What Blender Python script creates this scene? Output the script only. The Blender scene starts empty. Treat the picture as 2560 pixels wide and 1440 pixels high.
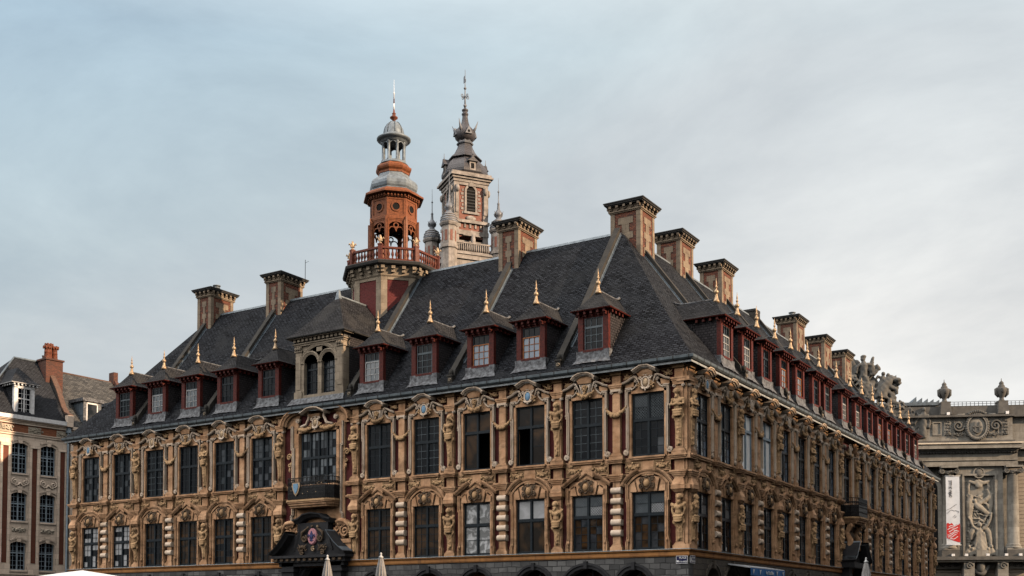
import bpy, bmesh, math, random
import numpy as np
from mathutils import Matrix, Vector, Euler

# ------------------------------------------------------------------ camera, sky, sun, exposure
scene = bpy.context.scene
COL = scene.collection
rad = math.radians
YAW, PITCH, FPX, PY = rad(32.1847), rad(2.3), 2763.88, 1425.27
CAM = Vector((19.46, -46.166, 1.7))
cam_data = bpy.data.cameras.new("camera")
cam = bpy.data.objects.new("camera", cam_data); COL.objects.link(cam)
cam.location = CAM
cam.rotation_euler = Euler((rad(90) + PITCH, 0, YAW), 'XYZ')
cam_data.sensor_width = 36.0
cam_data.lens = 36.0 * FPX / 2560.0
cam_data.shift_y = (PY - 720.0) / 2560.0
cam_data.clip_end = 5000
scene.camera = cam

SUN_EL, SUN_AZ = rad(19), rad(5)          # azimuth from +X towards +Y
world = bpy.data.worlds.new("World"); scene.world = world
world.use_nodes = True
nt = world.node_tree; nt.nodes.clear()
def wn(t, **k):
    n = nt.nodes.new(t)
    for a, b in k.items(): setattr(n, a, b)
    return n
sky = wn('ShaderNodeTexSky', sky_type='NISHITA')
sky.sun_disc = False
sky.sun_elevation = SUN_EL
sky.sun_rotation = rad(90) - SUN_AZ
sky.air_density = 1.0; sky.dust_density = 2.2; sky.ozone_density = 1.6; sky.altitude = 30
geo = wn('ShaderNodeTexCoord')
L = nt.links.new
def wmath(op, a, b=None, c=None, clamp=False):
    n = wn('ShaderNodeMath', operation=op); n.use_clamp = clamp
    for i, x in enumerate((a, b, c)):
        if x is None: continue
        if isinstance(x, (int, float)): n.inputs[i].default_value = x
        else: L(x, n.inputs[i])
    return n.outputs['Value']
def wnoise(scale, detail, rough, dist, mscale, mrot):
    m = wn('ShaderNodeMapping'); m.inputs['Scale'].default_value = mscale; m.inputs['Rotation'].default_value = mrot
    L(geo.outputs['Generated'], m.inputs['Vector'])
    n = wn('ShaderNodeTexNoise'); n.inputs['Scale'].default_value = scale; n.inputs['Detail'].default_value = detail
    n.inputs['Roughness'].default_value = rough; n.inputs['Distortion'].default_value = dist
    L(m.outputs['Vector'], n.inputs['Vector']); return n.outputs['Fac']
# high thin cloud: thicker towards the sun's side and towards the horizon
dot = wn('ShaderNodeVectorMath', operation='DOT_PRODUCT'); L(geo.outputs['Generated'], dot.inputs[0])
dot.inputs[1].default_value = (math.cos(SUN_AZ), math.sin(SUN_AZ), 0)
gm = wn('ShaderNodeMapRange'); gm.inputs['From Min'].default_value = -.92; gm.inputs['From Max'].default_value = -.22; L(dot.outputs['Value'], gm.inputs['Value']); gm = gm.outputs['Result']
sep = wn('ShaderNodeSeparateXYZ'); L(geo.outputs['Generated'], sep.inputs[0])
low = wmath('SUBTRACT', .45, sep.outputs['Z'])
n1 = wnoise(2.3, 10, .60, .35, (1.0, 1.0, 2.8), (rad(26), rad(-24), rad(95)))
n2 = wnoise(1.2, 5, .55, .4, (1.0, 1.0, 1.6), (0, rad(15), rad(80)))
nn = wmath('ADD', wmath('MULTIPLY', wmath('SUBTRACT', n1, .5), 1.0), wmath('MULTIPLY', wmath('SUBTRACT', n2, .5), .45))
cov = wmath('ADD', wmath('MULTIPLY', nn, .8), .86, None, True)
bri = wmath('ADD', wmath('MULTIPLY_ADD', gm, 3.6, 5.05), wmath('MULTIPLY', low, 3.4))
bri = wmath('ADD', bri, wmath('MULTIPLY', nn, 2.3))
warm = wmath('ADD', wmath('MULTIPLY', gm, .6), wmath('MULTIPLY_ADD', low, 2.0, -.06), None, True)
# the cloud overhead is brighter than the cloud near the horizon
zen = wn('ShaderNodeMapRange', interpolation_type='SMOOTHSTEP'); zen.inputs['From Min'].default_value = .46; zen.inputs['From Max'].default_value = .95; zen.inputs['To Max'].default_value = 8.0
L(sep.outputs['Z'], zen.inputs['Value']); bri = wmath('ADD', bri, zen.outputs['Result'])
# added bright patch of unseen sky over the left shoulder; fills the front
dot2 = wn('ShaderNodeVectorMath', operation='DOT_PRODUCT'); L(geo.outputs['Generated'], dot2.inputs[0]); dot2.inputs[1].default_value = (-.34, -.54, .77)
front_fill = wn('ShaderNodeMapRange', interpolation_type='SMOOTHSTEP'); front_fill.inputs['From Min'].default_value = .70; front_fill.inputs['From Max'].default_value = .98; front_fill.inputs['To Max'].default_value = 40.0
L(dot2.outputs['Value'], front_fill.inputs['Value']); bri = wmath('ADD', bri, front_fill.outputs['Result'])
tint = wn('ShaderNodeValToRGB'); L(warm, tint.inputs['Fac'])
tint.color_ramp.elements[0].color = (.755, 1.035, 1.27, 1); tint.color_ramp.elements[1].color = (1.01, 1.0, .968, 1); tint.color_ramp.elements[1].position = .95
for pos, c in ((.25, (.825, 1.025, 1.14, 1)), (.42, (.885, 1.022, 1.075, 1)), (.54, (.945, 1.01, 1.03, 1))): tint.color_ramp.elements.new(pos).color = c
white = wn('ShaderNodeMix', data_type='RGBA'); white.inputs['B'].default_value = (1.03, 1.0, .96, 1)
hi = wn('ShaderNodeMapRange'); hi.inputs['From Min'].default_value = .46; hi.inputs['From Max'].default_value = .62; L(sep.outputs['Z'], hi.inputs['Value'])
L(wmath('MAXIMUM', hi.outputs['Result'], wmath('MULTIPLY', front_fill.outputs['Result'], .08, None, True)), white.inputs['Factor']); L(tint.outputs['Color'], white.inputs['A'])
cl = wn('ShaderNodeVectorMath', operation='SCALE'); L(white.outputs['Result'], cl.inputs[0]); L(bri, cl.inputs['Scale'])
mx = wn('ShaderNodeMix', data_type='RGBA'); L(cov, mx.inputs['Factor']); L(sky.outputs['Color'], mx.inputs['A']); L(cl.outputs[0], mx.inputs['B'])
bg = wn('ShaderNodeBackground'); bg.inputs['Strength'].default_value = 0.0575
out = wn('ShaderNodeOutputWorld')
L(mx.outputs['Result'], bg.inputs['Color']); L(bg.outputs['Background'], out.inputs['Surface'])

sd = bpy.data.lights.new("sun", 'SUN'); so = bpy.data.objects.new("sun", sd); COL.objects.link(so)
sd.energy = 5.0; sd.angle = rad(0.6); sd.color = (1.0, 0.74, 0.50)
sdir = Vector((math.cos(SUN_EL) * math.cos(SUN_AZ), math.cos(SUN_EL) * math.sin(SUN_AZ), math.sin(SUN_EL)))
so.rotation_euler = sdir.to_track_quat('Z', 'Y').to_euler()
so.location = sdir * 200
scene.view_settings.view_transform = 'Standard'
scene.view_settings.look = 'None'
scene.view_settings.exposure = 0.8
scene.view_settings.gamma = 1.0
scene.render.engine = 'CYCLES'
scene.cycles.max_bounces = 6
scene.cycles.diffuse_bounces = 0

# ------------------------------------------------------------------ materials
MATS = {}
class NT:
    def __init__(s, name):
        s.m = bpy.data.materials.new(name); s.m.use_nodes = True
        s.t = s.m.node_tree; s.p = s.t.nodes['Principled BSDF']
        s.geo = s.n('ShaderNodeNewGeometry')
    def n(s, t, **k):
        n = s.t.nodes.new(t)
        for a, b in k.items(): setattr(n, a, b)
        return n
    def l(s, a, b): s.t.links.new(a, b)
    def mapped(s, scale, src=None):
        m = s.n('ShaderNodeMapping'); m.inputs['Scale'].default_value = scale
        s.l(src or s.geo.outputs['Position'], m.inputs['Vector']); return m.outputs['Vector']
    def noise(s, scale, detail=4, rough=.6, vec=None, dist=0):
        n = s.n('ShaderNodeTexNoise'); n.inputs['Scale'].default_value = scale
        n.inputs['Detail'].default_value = detail; n.inputs['Roughness'].default_value = rough; n.inputs['Distortion'].default_value = dist
        s.l(vec or s.geo.outputs['Position'], n.inputs['Vector']); return n.outputs['Fac']
    def rng(s, v, a, b, c=0., d=1.):
        n = s.n('ShaderNodeMapRange')
        for i, x in zip(('From Min', 'From Max', 'To Min', 'To Max'), (a, b, c, d)): n.inputs[i].default_value = x
        s.l(v, n.inputs['Value']); return n.outputs['Result']
    def mix(s, fac, a, b, blend='MIX'):
        n = s.n('ShaderNodeMix', data_type='RGBA', blend_type=blend)
        for nm, x in (('Factor', fac), ('A', a), ('B', b)):
            if isinstance(x, (int, float)): n.inputs[nm].default_value = x
            elif isinstance(x, tuple): n.inputs[nm].default_value = (*x, 1)
            else: s.l(x, n.inputs[nm])
        return n.outputs['Result']
    def bump(s, h, strength=.5, dist=.02, prev=None):
        n = s.n('ShaderNodeBump'); n.inputs['Strength'].default_value = strength; n.inputs['Distance'].default_value = dist
        s.l(h, n.inputs['Height'])
        if prev: s.l(prev, n.inputs['Normal'])
        return n.outputs['Normal']
    def done(s, col, rough=.8, normal=None, metal=0., spec=.5):
        p = s.p
        if isinstance(col, tuple): p.inputs['Base Color'].default_value = (*col, 1)
        else: s.l(col, p.inputs['Base Color'])
        if isinstance(rough, (int, float)): p.inputs['Roughness'].default_value = rough
        else: s.l(rough, p.inputs['Roughness'])
        p.inputs['Metallic'].default_value = metal
        p.inputs['Specular IOR Level'].default_value = spec
        if normal: s.l(normal, p.inputs['Normal'])
        MATS[s.m.name] = s.m
        return s.m

def stone(name, a, b, stain=None, stain_lo=.55, stain_hi=.72, streak=None, bumpd=.012, block=None, soot=None):
    t = NT(name)
    col = t.mix(t.rng(t.noise(1.7, 5), .35, .65), a, b)
    col = t.mix(t.rng(t.noise(14, 4), .35, .7, 0, .45), col, tuple(x * .62 for x in a))
    if stain:
        col = t.mix(t.rng(t.noise(.9, 6, .68), stain_lo, stain_hi, 0, .85), col, stain)
    if streak:
        v = t.mapped((5, 5, .35))
        col = t.mix(t.rng(t.noise(1.0, 5, .6, v), .54, .74, 0, .75), col, streak)
    if soot: col = t.mix(t.rng(t.noise(1.0, 6, .7, t.mapped((1.1, 1.1, 3.2))), .50, .66, 0, .8), col, soot)
    h = t.noise(26, 4, .65)
    nrm = t.bump(h, .35, bumpd*.6)
    if block:
        uv = t.n('ShaderNodeUVMap').outputs['UV']
        br = t.n('ShaderNodeTexBrick'); br.offset = .5
        br.inputs['Scale'].default_value = 1; br.inputs['Brick Width'].default_value = block[0]; br.inputs['Row Height'].default_value = block[1]
        br.inputs['Mortar Size'].default_value = .008; br.inputs['Mortar Smooth'].default_value = .3; br.inputs['Bias'].default_value = 0
        br.inputs['Color1'].default_value = (.82, .82, .82, 1); br.inputs['Color2'].default_value = (1.1, 1.1, 1.1, 1); br.inputs['Mortar'].default_value = (.5, .46, .42, 1)
        t.l(uv, br.inputs['Vector'])
        col = t.mix(.9, col, br.outputs['Color'], 'MULTIPLY')
        nrm = t.bump(br.outputs['Fac'], .5, -.01, nrm)
    return t.done(col, .88, nrm, spec=.25)

def bricks(name, a, b, mortar, w, h, ms=.012, rough=.85, bumpd=.01, stain=None, nz=(.35, .65), bias=0., spec=.3, smooth=.2, streak=None, off=.5):
    t = NT(name)
    uv = t.n('ShaderNodeUVMap').outputs['UV']
    # small wobble so that courses are not ruler-straight
    wob = t.n('ShaderNodeTexNoise'); wob.inputs['Scale'].default_value = 1.3; wob.inputs['Detail'].default_value = 3
    t.l(uv, wob.inputs['Vector'])
    sub = t.n('ShaderNodeVectorMath', operation='SUBTRACT'); t.l(wob.outputs['Color'], sub.inputs[0]); sub.inputs[1].default_value = (.5, .5, .5)
    sc = t.n('ShaderNodeVectorMath', operation='SCALE'); t.l(sub.outputs[0], sc.inputs[0]); sc.inputs['Scale'].default_value = h * .55
    ad = t.n('ShaderNodeVectorMath', operation='ADD'); t.l(uv, ad.inputs[0]); t.l(sc.outputs[0], ad.inputs[1])
    br = t.n('ShaderNodeTexBrick'); br.offset = off
    br.inputs['Scale'].default_value = 1; br.inputs['Brick Width'].default_value = w; br.inputs['Row Height'].default_value = h
    br.inputs['Mortar Size'].default_value = ms; br.inputs['Mortar Smooth'].default_value = smooth; br.inputs['Bias'].default_value = bias
    br.inputs['Color1'].default_value = (*a, 1); br.inputs['Color2'].default_value = (*b, 1); br.inputs['Mortar'].default_value = (*mortar, 1)
    t.l(ad.outputs[0], br.inputs['Vector'])
    col = t.mix(t.rng(t.noise(1.1, 5), nz[0], nz[1], 0, .55), br.outputs['Color'], tuple((x + y) * .5 for x, y in zip(a, b)))
    if stain: col = t.mix(t.rng(t.noise(.55, 6, .66), .5, .72, 0, .8), col, stain)
    if streak:
        col = t.mix(t.rng(t.noise(1.0, 5, .6, t.mapped((4, 4, .4))), .56, .75, 0, .6), col, streak)
    n1 = t.bump(br.outputs['Fac'], .9, -bumpd)
    n1 = t.bump(t.noise(18, 4), .35, bumpd, n1)
    return t.done(col, rough, n1, spec=spec)

stone('ochre_stone', (.58, .345, .20), (.31, .158, .078), stain=(.07, .042, .024), stain_lo=.56, stain_hi=.78, streak=(.13, .075, .038), soot=(.17, .10, .055))
stone('pale_moulding', (.60, .48, .38), (.48, .35, .245), stain=(.12, .08, .05), stain_lo=.60, stain_hi=.8)
stone('carved_stone', (.46, .29, .155), (.33, .195, .10), stain=(.05, .032, .02), stain_lo=.5, stain_hi=.74)
stone('dark_carving', (.12, .082, .052), (.06, .04, .026), stain=(.025, .018, .013))
stone('grey_stone', (.265, .215, .16), (.175, .14, .105), stain=(.085, .073, .056), block=(.62, .42))
stone('chimney_stone', (.225, .175, .125), (.13, .10, .075), stain=(.05, .042, .034), block=(.62, .42))
stone('coping_stone', (.040, .036, .031), (.022, .021, .020), stain=(.03, .03, .03))
stone('cap_stone', (.035, .034, .033), (.02, .02, .02))
stone('black_stone', (.024, .024, .026), (.013, .013, .015), stain=(.06, .06, .06), stain_lo=.6, stain_hi=.8)
stone('eave_stone', (.23, .135, .068), (.15, .088, .045), stain=(.04, .028, .02))
stone('band_stone', (.36, .165, .055), (.25, .11, .04), stain=(.10, .05, .025), streak=(.12, .06, .03))
stone('opera_stone', (.225, .21, .185), (.165, .152, .132), stain=(.10, .092, .08), stain_lo=.52, stain_hi=.72, streak=(.10, .09, .078), block=(1.9, .62))
stone('opera_dark', (.095, .09, .082), (.058, .055, .052), stain=(.045, .045, .045), streak=(.05, .05, .05))
stone('opera_carving', (.115, .11, .10), (.075, .072, .067), stain=(.045, .044, .042))
stone('opera_relief', (.25, .225, .19), (.19, .17, .14), stain=(.10, .09, .08), stain_lo=.5, stain_hi=.7)
stone('cream_stone', (.78, .63, .505), (.70, .55, .435), stain=(.33, .28, .22), stain_lo=.6, stain_hi=.85, block=(.9, .42))
stone('cream_carving', (.50, .43, .34), (.40, .34, .27), stain=(.2, .17, .13))
stone('belfry_stone', (.32, .285, .26), (.21, .185, .165), stain=(.10, .09, .08), stain_lo=.46, stain_hi=.68, streak=(.12, .105, .095))
stone('square_paving', (.17, .16, .15), (.13, .125, .115), block=(.3, .15))
bricks('maroon_brick', (.088, .013, .012), (.058, .009, .009), (.064, .013, .012), .22, .075, .008, stain=(.022, .006, .006))
bricks('tower_brick', (.105, .016, .015), (.070, .010, .010), (.09, .028, .024), .24, .085, .012, bumpd=.012)
bricks('chimney_brick', (.20, .066, .034), (.05, .020, .016), (.022, .017, .015), .24, .085, .014, stain=(.06, .035, .025), bumpd=.014)
bricks('house_brick', (.33, .115, .055), (.23, .075, .035), (.24, .13, .08), .22, .075, .01)
bricks('old_chimney_brick', (.13, .044, .026), (.05, .024, .018), (.05, .035, .03), .24, .085, .014, stain=(.05, .028, .02), bumpd=.014)
bricks('strip_brick', (.16, .048, .026), (.11, .032, .02), (.12, .06, .04), .22, .075, .01)
bricks('belfry_brick', (.21, .08, .058), (.15, .055, .042), (.2, .13, .10), .4, .14, .02)
bricks('slate', (.036, .039, .046), (.0055, .006, .008), (.001, .001, .0012), .28, .14, .030, rough=.7, bumpd=.05, spec=.04, smooth=.35, stain=(.022, .0225, .024))
bricks('dormer_slate', (.036, .036, .040), (.009, .009, .010), (.002, .002, .002), .2, .115, .022, rough=.7, bumpd=.03, spec=.08, smooth=.35, stain=(.038, .036, .034))
bricks('cheek_slate', (.050, .044, .047), (.022, .020, .022), (.006, .006, .006), .2, .13, .02, rough=.7, bumpd=.025, spec=.1)
bricks('house_slate', (.034, .036, .041), (.016, .017, .020), (.004, .004, .005), .26, .15, .018, rough=.7, bumpd=.03, spec=.06)
bricks('old_slate', (.085, .082, .078), (.028, .028, .029), (.012, .012, .012), .36, .2, .018, rough=.7, bumpd=.03, spec=.1)
bricks('belfry_slate', (.055, .05, .055), (.04, .037, .04), (.02, .02, .02), .5, .3, .02, rough=.5)
bricks('sandstone_blocks', (.12, .117, .115), (.022, .022, .023), (.009, .009, .009), .52, .27, .018, bumpd=.03, stain=(.014, .014, .015))
bricks('side_sandstone_blocks', (.085, .07, .055), (.035, .030, .026), (.018, .016, .014), .50, .27, .018, bumpd=.03, stain=(.03, .026, .022))
bricks('rusticated_stone', (.27, .225, .175), (.23, .19, .15), (.06, .05, .04), 40., .42, .03, bumpd=.05)

def plain(name, a, b, rough=.5, metal=0., scale=6., bump=.004, spec=.16, lo=.4, hi=.65):
    t = NT(name)
    c = t.mix(t.rng(t.noise(scale, 5), lo, hi), a, b)
    n = t.bump(t.noise(scale * 5, 3), .3, bump)
    return t.done(c, rough, n, metal, spec)
plain('red_timber', (.075, .013, .009), (.030, .006, .005), .6, scale=9)
plain('orange_timber', (.185, .062, .026), (.105, .036, .016), .55, scale=7)
plain('rail_paint', (.11, .032, .020), (.065, .018, .012), .55, scale=7)
plain('lead', (.175, .20, .22), (.10, .115, .13), .5, .25, scale=3.5)
plain('zinc_pale', (.125, .13, .14), (.04, .04, .044), .6, .1, scale=6, lo=.38, hi=.62)
plain('zinc_blue', (.11, .135, .16), (.07, .085, .10), .5, .2, scale=3)
plain('gutter_metal', (.075, .09, .10), (.045, .055, .062), .42, .3, scale=3)
plain('fascia_board', (.34, .36, .37), (.20, .215, .22), .6, scale=4)
plain('gilding', (.37, .27, .175), (.21, .145, .09), .5, .6, scale=12)
plain('window_paint', (.009, .014, .019), (.005, .008, .011), .45, scale=8)
plain('pale_frame', (.36, .36, .36), (.22, .22, .22), .5, scale=8)
plain('wood_frame', (.27, .10, .035), (.17, .06, .022), .5, scale=8)
plain('white_paint', (.62, .61, .61), (.50, .49, .49), .5, scale=5)
plain('blue_grey_paint', (.29, .35, .40), (.22, .27, .31), .5, scale=5)
plain('iron', (.012, .012, .013), (.02, .02, .02), .45, .5, scale=8)
plain('blue_enamel', (.15, .26, .37), (.10, .18, .27), .3, scale=9)
plain('pink_enamel', (.42, .20, .22), (.33, .15, .17), .45, scale=8)
plain('lily_blue', (.035, .045, .12), (.03, .03, .08), .5)
plain('canvas_white', (.46, .47, .49), (.39, .40, .42), .8, scale=3)
plain('canvas_grey', (.21, .20, .195), (.14, .135, .13), .85, scale=5)
plain('awning_blue', (.012, .10, .28), (.010, .075, .22), .6, scale=4)
plain('sign_navy', (.012, .014, .05), (.010, .012, .04), .3)
plain('old_tile', (.10, .058, .042), (.06, .038, .03), .75, scale=7)
stone('sculpture_stone', (.105, .10, .092), (.06, .058, .054), stain=(.03, .03, .03))
plain('terracotta', (.14, .044, .024), (.06, .024, .016), .7, scale=7)
plain('banner_white', (.44, .46, .50), (.40, .42, .455), .7, scale=2)
plain('banner_red', (.36, .02, .018), (.30, .016, .014), .7)
plain('ink', (.015, .013, .016), (.02, .017, .02), .7)
plain('belfry_lead', (.16, .165, .18), (.11, .115, .125), .5, .2, scale=1.5)
plain('warm_panel', (.36, .19, .085), (.26, .13, .05), .7, scale=3)
plain('interior_dark', (.010, .009, .009), (.006, .006, .006), .9)
plain('asphalt', (.055, .055, .055), (.045, .045, .045), .9, scale=2)

def glass(name, c, rough=.04, wav=.012, spec=.5, c2=None, scale=1.2):
    t = NT(name)
    col = t.mix(t.rng(t.noise(scale, 3, .5, None, .8), .45, .62), c, c2) if c2 else c
    n = t.bump(t.noise(2.2, 2, .4), .5, wav)
    return t.done(col, rough, n, 0, spec)
glass('window_glass', (.003, .004, .006), .03, .012, .16)
glass('warm_glass', (.010, .007, .005), .03, .012, .16, (.045, .024, .011), .9)
glass('curtain_glass', (.24, .24, .245), .06, .02, .5, (.30, .30, .31), 2.)
glass('painted_sky_glass', (.85, .84, .82), .05, .01, .5, (.75, .75, .75), 1.)  # near-white base colour paints bright sky reflected in the panes
glass('sheet_glass', (.10, .10, .10), .12, .05, .6, (.34, .34, .345), 3.)
glass('bright_glass', (.135, .17, .22), .04, .01, .6, (.11, .14, .18), 1.)  # reflected sky put into the base colour as light blue
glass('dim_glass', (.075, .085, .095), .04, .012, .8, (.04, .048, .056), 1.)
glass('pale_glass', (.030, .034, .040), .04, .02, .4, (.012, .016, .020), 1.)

# ------------------------------------------------------------------ mesh helpers
class MB:
    def __init__(s):
        s.v = []; s.f = []; s.m = []; s.s = []; s.mats = []; s.x = None
    def mi(s, name):
        if name not in s.mats: s.mats.append(name)
        return s.mats.index(name)
    def add(s, vs, fs, mat, smooth=False):
        b = len(s.v); k = s.mi(mat)
        if s.x is not None: vs = [s.x @ Vector(p) for p in vs]
        s.v.extend([tuple(p) for p in vs])
        for f in fs:
            s.f.append([b + i for i in f]); s.m.append(k); s.s.append(smooth)
    def box(s, x0, x1, y0, y1, z0, z1, mat):
        v = [(x0,y0,z0),(x1,y0,z0),(x1,y1,z0),(x0,y1,z0),(x0,y0,z1),(x1,y0,z1),(x1,y1,z1),(x0,y1,z1)]
        s.add(v, [(0,3,2,1),(4,5,6,7),(0,1,5,4),(1,2,6,5),(2,3,7,6),(3,0,4,7)], mat)
    def frus(s, c0, w0, d0, z0, c1, w1, d1, z1, mat):
        """box whose bottom and top rectangles differ; c = (x, y) centre"""
        v = []
        for c, w, d, z in ((c0, w0, d0, z0), (c1, w1, d1, z1)):
            v += [(c[0]-w/2,c[1]-d/2,z),(c[0]+w/2,c[1]-d/2,z),(c[0]+w/2,c[1]+d/2,z),(c[0]-w/2,c[1]+d/2,z)]
        s.add(v, [(0,3,2,1),(4,5,6,7),(0,1,5,4),(1,2,6,5),(2,3,7,6),(3,0,4,7)], mat)
    def prism(s, poly, y0, y1, mat, axis='y', bev=0.):
        """extrude a polygon given in (x,z) along y; axis 'x': polygon in (y,z) along x; 'z': polygon in (x,y) along z"""
        n = len(poly)
        def P(a, t): return {'y': (a[0], t, a[1]), 'x': (t, a[0], a[1]), 'z': (a[0], a[1], t)}[axis]
        vs = [P(a, y0) for a in poly] + [P(a, y1) for a in poly]
        fs = [tuple(range(n)), tuple(range(2*n-1, n-1, -1))] + [(i, i+n, (i+1) % n + n, (i+1) % n) for i in range(n)]
        if bev:
            ins = inset(poly, bev)
            sg = 1 if y1 > y0 else -1
            vs = [P(a, y0) for a in ins] + [P(a, y0 + sg*bev) for a in poly] + [P(a, y1) for a in poly]
            fs = [tuple(range(n)), tuple(range(3*n-1, 2*n-1, -1))]
            for k in (0, 1): fs += [(k*n+i, k*n+i+n, k*n+(i+1) % n + n, k*n+(i+1) % n) for i in range(n)]
        s.add(vs, fs, mat)
    def sweep(s, path, prof, mat, closed=False):
        """path in (x,z); prof = closed loop of (offset to the left of the path, y)"""
        n = len(path); k = len(prof); vs = []
        for i, p in enumerate(path):
            a = path[i-1] if (i > 0 or closed) else None
            b = path[(i+1) % n] if (i < n-1 or closed) else None
            def nrm(u, w):
                d = Vector((w[0]-u[0], w[1]-u[1])); d.normalize(); return Vector((-d.y, d.x))
            if a is None: m = nrm(p, b)
            elif b is None: m = nrm(a, p)
            else:
                n1, n2 = nrm(a, p), nrm(p, b); m = n1 + n2
                if m.length < 1e-6: m = n1
                m.normalize(); m /= max(m.dot(n1), .35)
            for o, y in prof: vs.append((p[0]+m.x*o, y, p[1]+m.y*o))
        fs = []
        for i in range(n if closed else n-1):
            j = (i+1) % n
            for q in range(k):
                r = (q+1) % k
                fs.append((i*k+q, j*k+q, j*k+r, i*k+r))
        if not closed:
            fs.append(tuple(range(k))); fs.append(tuple(range(n*k-1, (n-1)*k-1, -1)))
        s.add(vs, fs, mat)
    def lathe(s, prof, c=(0,0,0), seg=16, mat='lead', smooth=True, rot=0., sx=1., sy=1.):
        vs = []; fs = []
        for r, z in prof:
            for i in range(seg):
                a = rot + 2*math.pi*i/seg
                vs.append((c[0]+r*math.cos(a)*sx, c[1]+r*math.sin(a)*sy, c[2]+z))
        m = len(prof)
        for j in range(m-1):
            for i in range(seg):
                k = (i+1) % seg
                fs.append((j*seg+i, j*seg+k, (j+1)*seg+k, (j+1)*seg+i))
        fs.append(tuple(range(seg-1, -1, -1))); fs.append(tuple((m-1)*seg+i for i in range(seg)))
        s.add(vs, fs, mat, smooth)
    def ell(s, c, r, mat, rot=None, seg=10, rings=7):
        if isinstance(r, (int, float)): r = (r, r, r)
        vs = [(0,0,-1)]; fs = []
        for j in range(1, rings):
            t = math.pi*j/rings
            for i in range(seg):
                a = 2*math.pi*i/seg
                vs.append((math.sin(t)*math.cos(a), math.sin(t)*math.sin(a), -math.cos(t)))
        vs.append((0,0,1)); N = len(vs)-1
        for i in range(seg):
            k = (i+1) % seg
            fs.append((0, 1+k, 1+i)); fs.append((N, N-seg+i, N-seg+k))
            for j in range(rings-2): fs.append((1+j*seg+i, 1+j*seg+k, 1+(j+1)*seg+k, 1+(j+1)*seg+i))
        M = Euler(rot).to_matrix() if rot else None
        o = []
        for p in vs:
            q = Vector((p[0]*r[0], p[1]*r[1], p[2]*r[2]))
            if M: q = M @ q
            o.append((q.x+c[0], q.y+c[1], q.z+c[2]))
        s.add(o, fs, mat, True)
    def tube(s, pts, rs, mat, seg=8, smooth=True, caps=True):
        pts = [Vector(p) for p in pts]; n = len(pts)
        if isinstance(rs, (int, float)): rs = [rs]*n
        vs = []; ref = None
        for i, p in enumerate(pts):
            d = (pts[min(i+1, n-1)] - pts[max(i-1, 0)])
            d = d.normalized() if d.length > 1e-9 else Vector((0,0,1))
            if ref is None: ref = Vector((1,0,0)) if abs(d.x) < .8 else Vector((0,1,0))
            u = (ref - d*ref.dot(d)).normalized(); w = d.cross(u); ref = u
            for k in range(seg):
                a = 2*math.pi*k/seg
                vs.append(p + (u*math.cos(a) + w*math.sin(a))*rs[i])
        fs = []
        for i in range(n-1):
            for k in range(seg):
                q = (k+1) % seg
                fs.append((i*seg+k, i*seg+q, (i+1)*seg+q, (i+1)*seg+k))
        if caps: fs.append(tuple(range(seg-1, -1, -1))); fs.append(tuple((n-1)*seg+k for k in range(seg)))
        s.add(vs, fs, mat, smooth)
    def quad(s, a, b, c, d, mat): s.add([a, b, c, d], [(0,1,2,3)], mat)
    def join(s, o, M=None):
        b = len(s.v)
        s.v.extend([tuple(M @ Vector(p)) for p in o.v] if M else o.v)
        mm = [s.mi(x) for x in o.mats]
        for f, m, sm in zip(o.f, o.m, o.s): s.f.append([b+i for i in f]); s.m.append(mm[m]); s.s.append(sm)
    def mesh(s, name):
        me = bpy.data.meshes.new(name)
        me.from_pydata(s.v, [], s.f)
        for k in s.mats: me.materials.append(MATS[k])
        me.polygons.foreach_set('material_index', s.m)
        me.polygons.foreach_set('use_smooth', s.s)
        bm = bmesh.new(); bm.from_mesh(me); bmesh.ops.recalc_face_normals(bm, faces=bm.faces); bm.to_mesh(me); bm.free()
        me.update(); auto_uv(me)
        return me
    def build(s, name, parent=None, loc=(0,0,0), rz=0.):
        return place(s.mesh(name), name, parent, loc, rz)

def inset(poly, d):
    n = len(poly); area = sum(poly[i][0]*poly[(i+1) % n][1]-poly[(i+1) % n][0]*poly[i][1] for i in range(n))
    sg = 1 if area > 0 else -1; o = []
    for i in range(n):
        p = Vector(poly[i]); a = Vector(poly[i-1]); b = Vector(poly[(i+1) % n])
        d1 = (p-a).normalized(); d2 = (b-p).normalized()
        n1 = Vector((-d1.y, d1.x))*sg; n2 = Vector((-d2.y, d2.x))*sg
        m = n1+n2; m = n1 if m.length < 1e-6 else m.normalized(); m = m/max(m.dot(n1), .4)
        o.append((p.x+m.x*d, p.y+m.y*d))
    return o

def auto_uv(me):
    if not me.uv_layers: me.uv_layers.new(name='UVMap')
    nl = len(me.loops)
    if not nl: return
    co = np.empty(len(me.vertices)*3); me.vertices.foreach_get('co', co); co = co.reshape(-1, 3)
    vi = np.empty(nl, dtype=np.int32); me.loops.foreach_get('vertex_index', vi)
    npol = len(me.polygons)
    nr = np.empty(npol*3); me.polygons.foreach_get('normal', nr); nr = nr.reshape(-1, 3)
    lt = np.empty(npol, dtype=np.int32); me.polygons.foreach_get('loop_total', lt)
    N = np.repeat(nr, lt, axis=0); P = co[vi]
    flat = np.abs(N[:, 2]) > .96
    h = np.hypot(N[:, 0], N[:, 1]); h[h < 1e-6] = 1
    T = np.c_[-N[:, 1]/h, N[:, 0]/h, np.zeros(nl)]
    B = np.cross(N, T)
    uv = np.c_[(P*T).sum(1), (P*B).sum(1)]
    uv[flat] = P[flat][:, :2]
    me.uv_layers[0].data.foreach_set('uv', uv.astype(np.float32).ravel())

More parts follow.
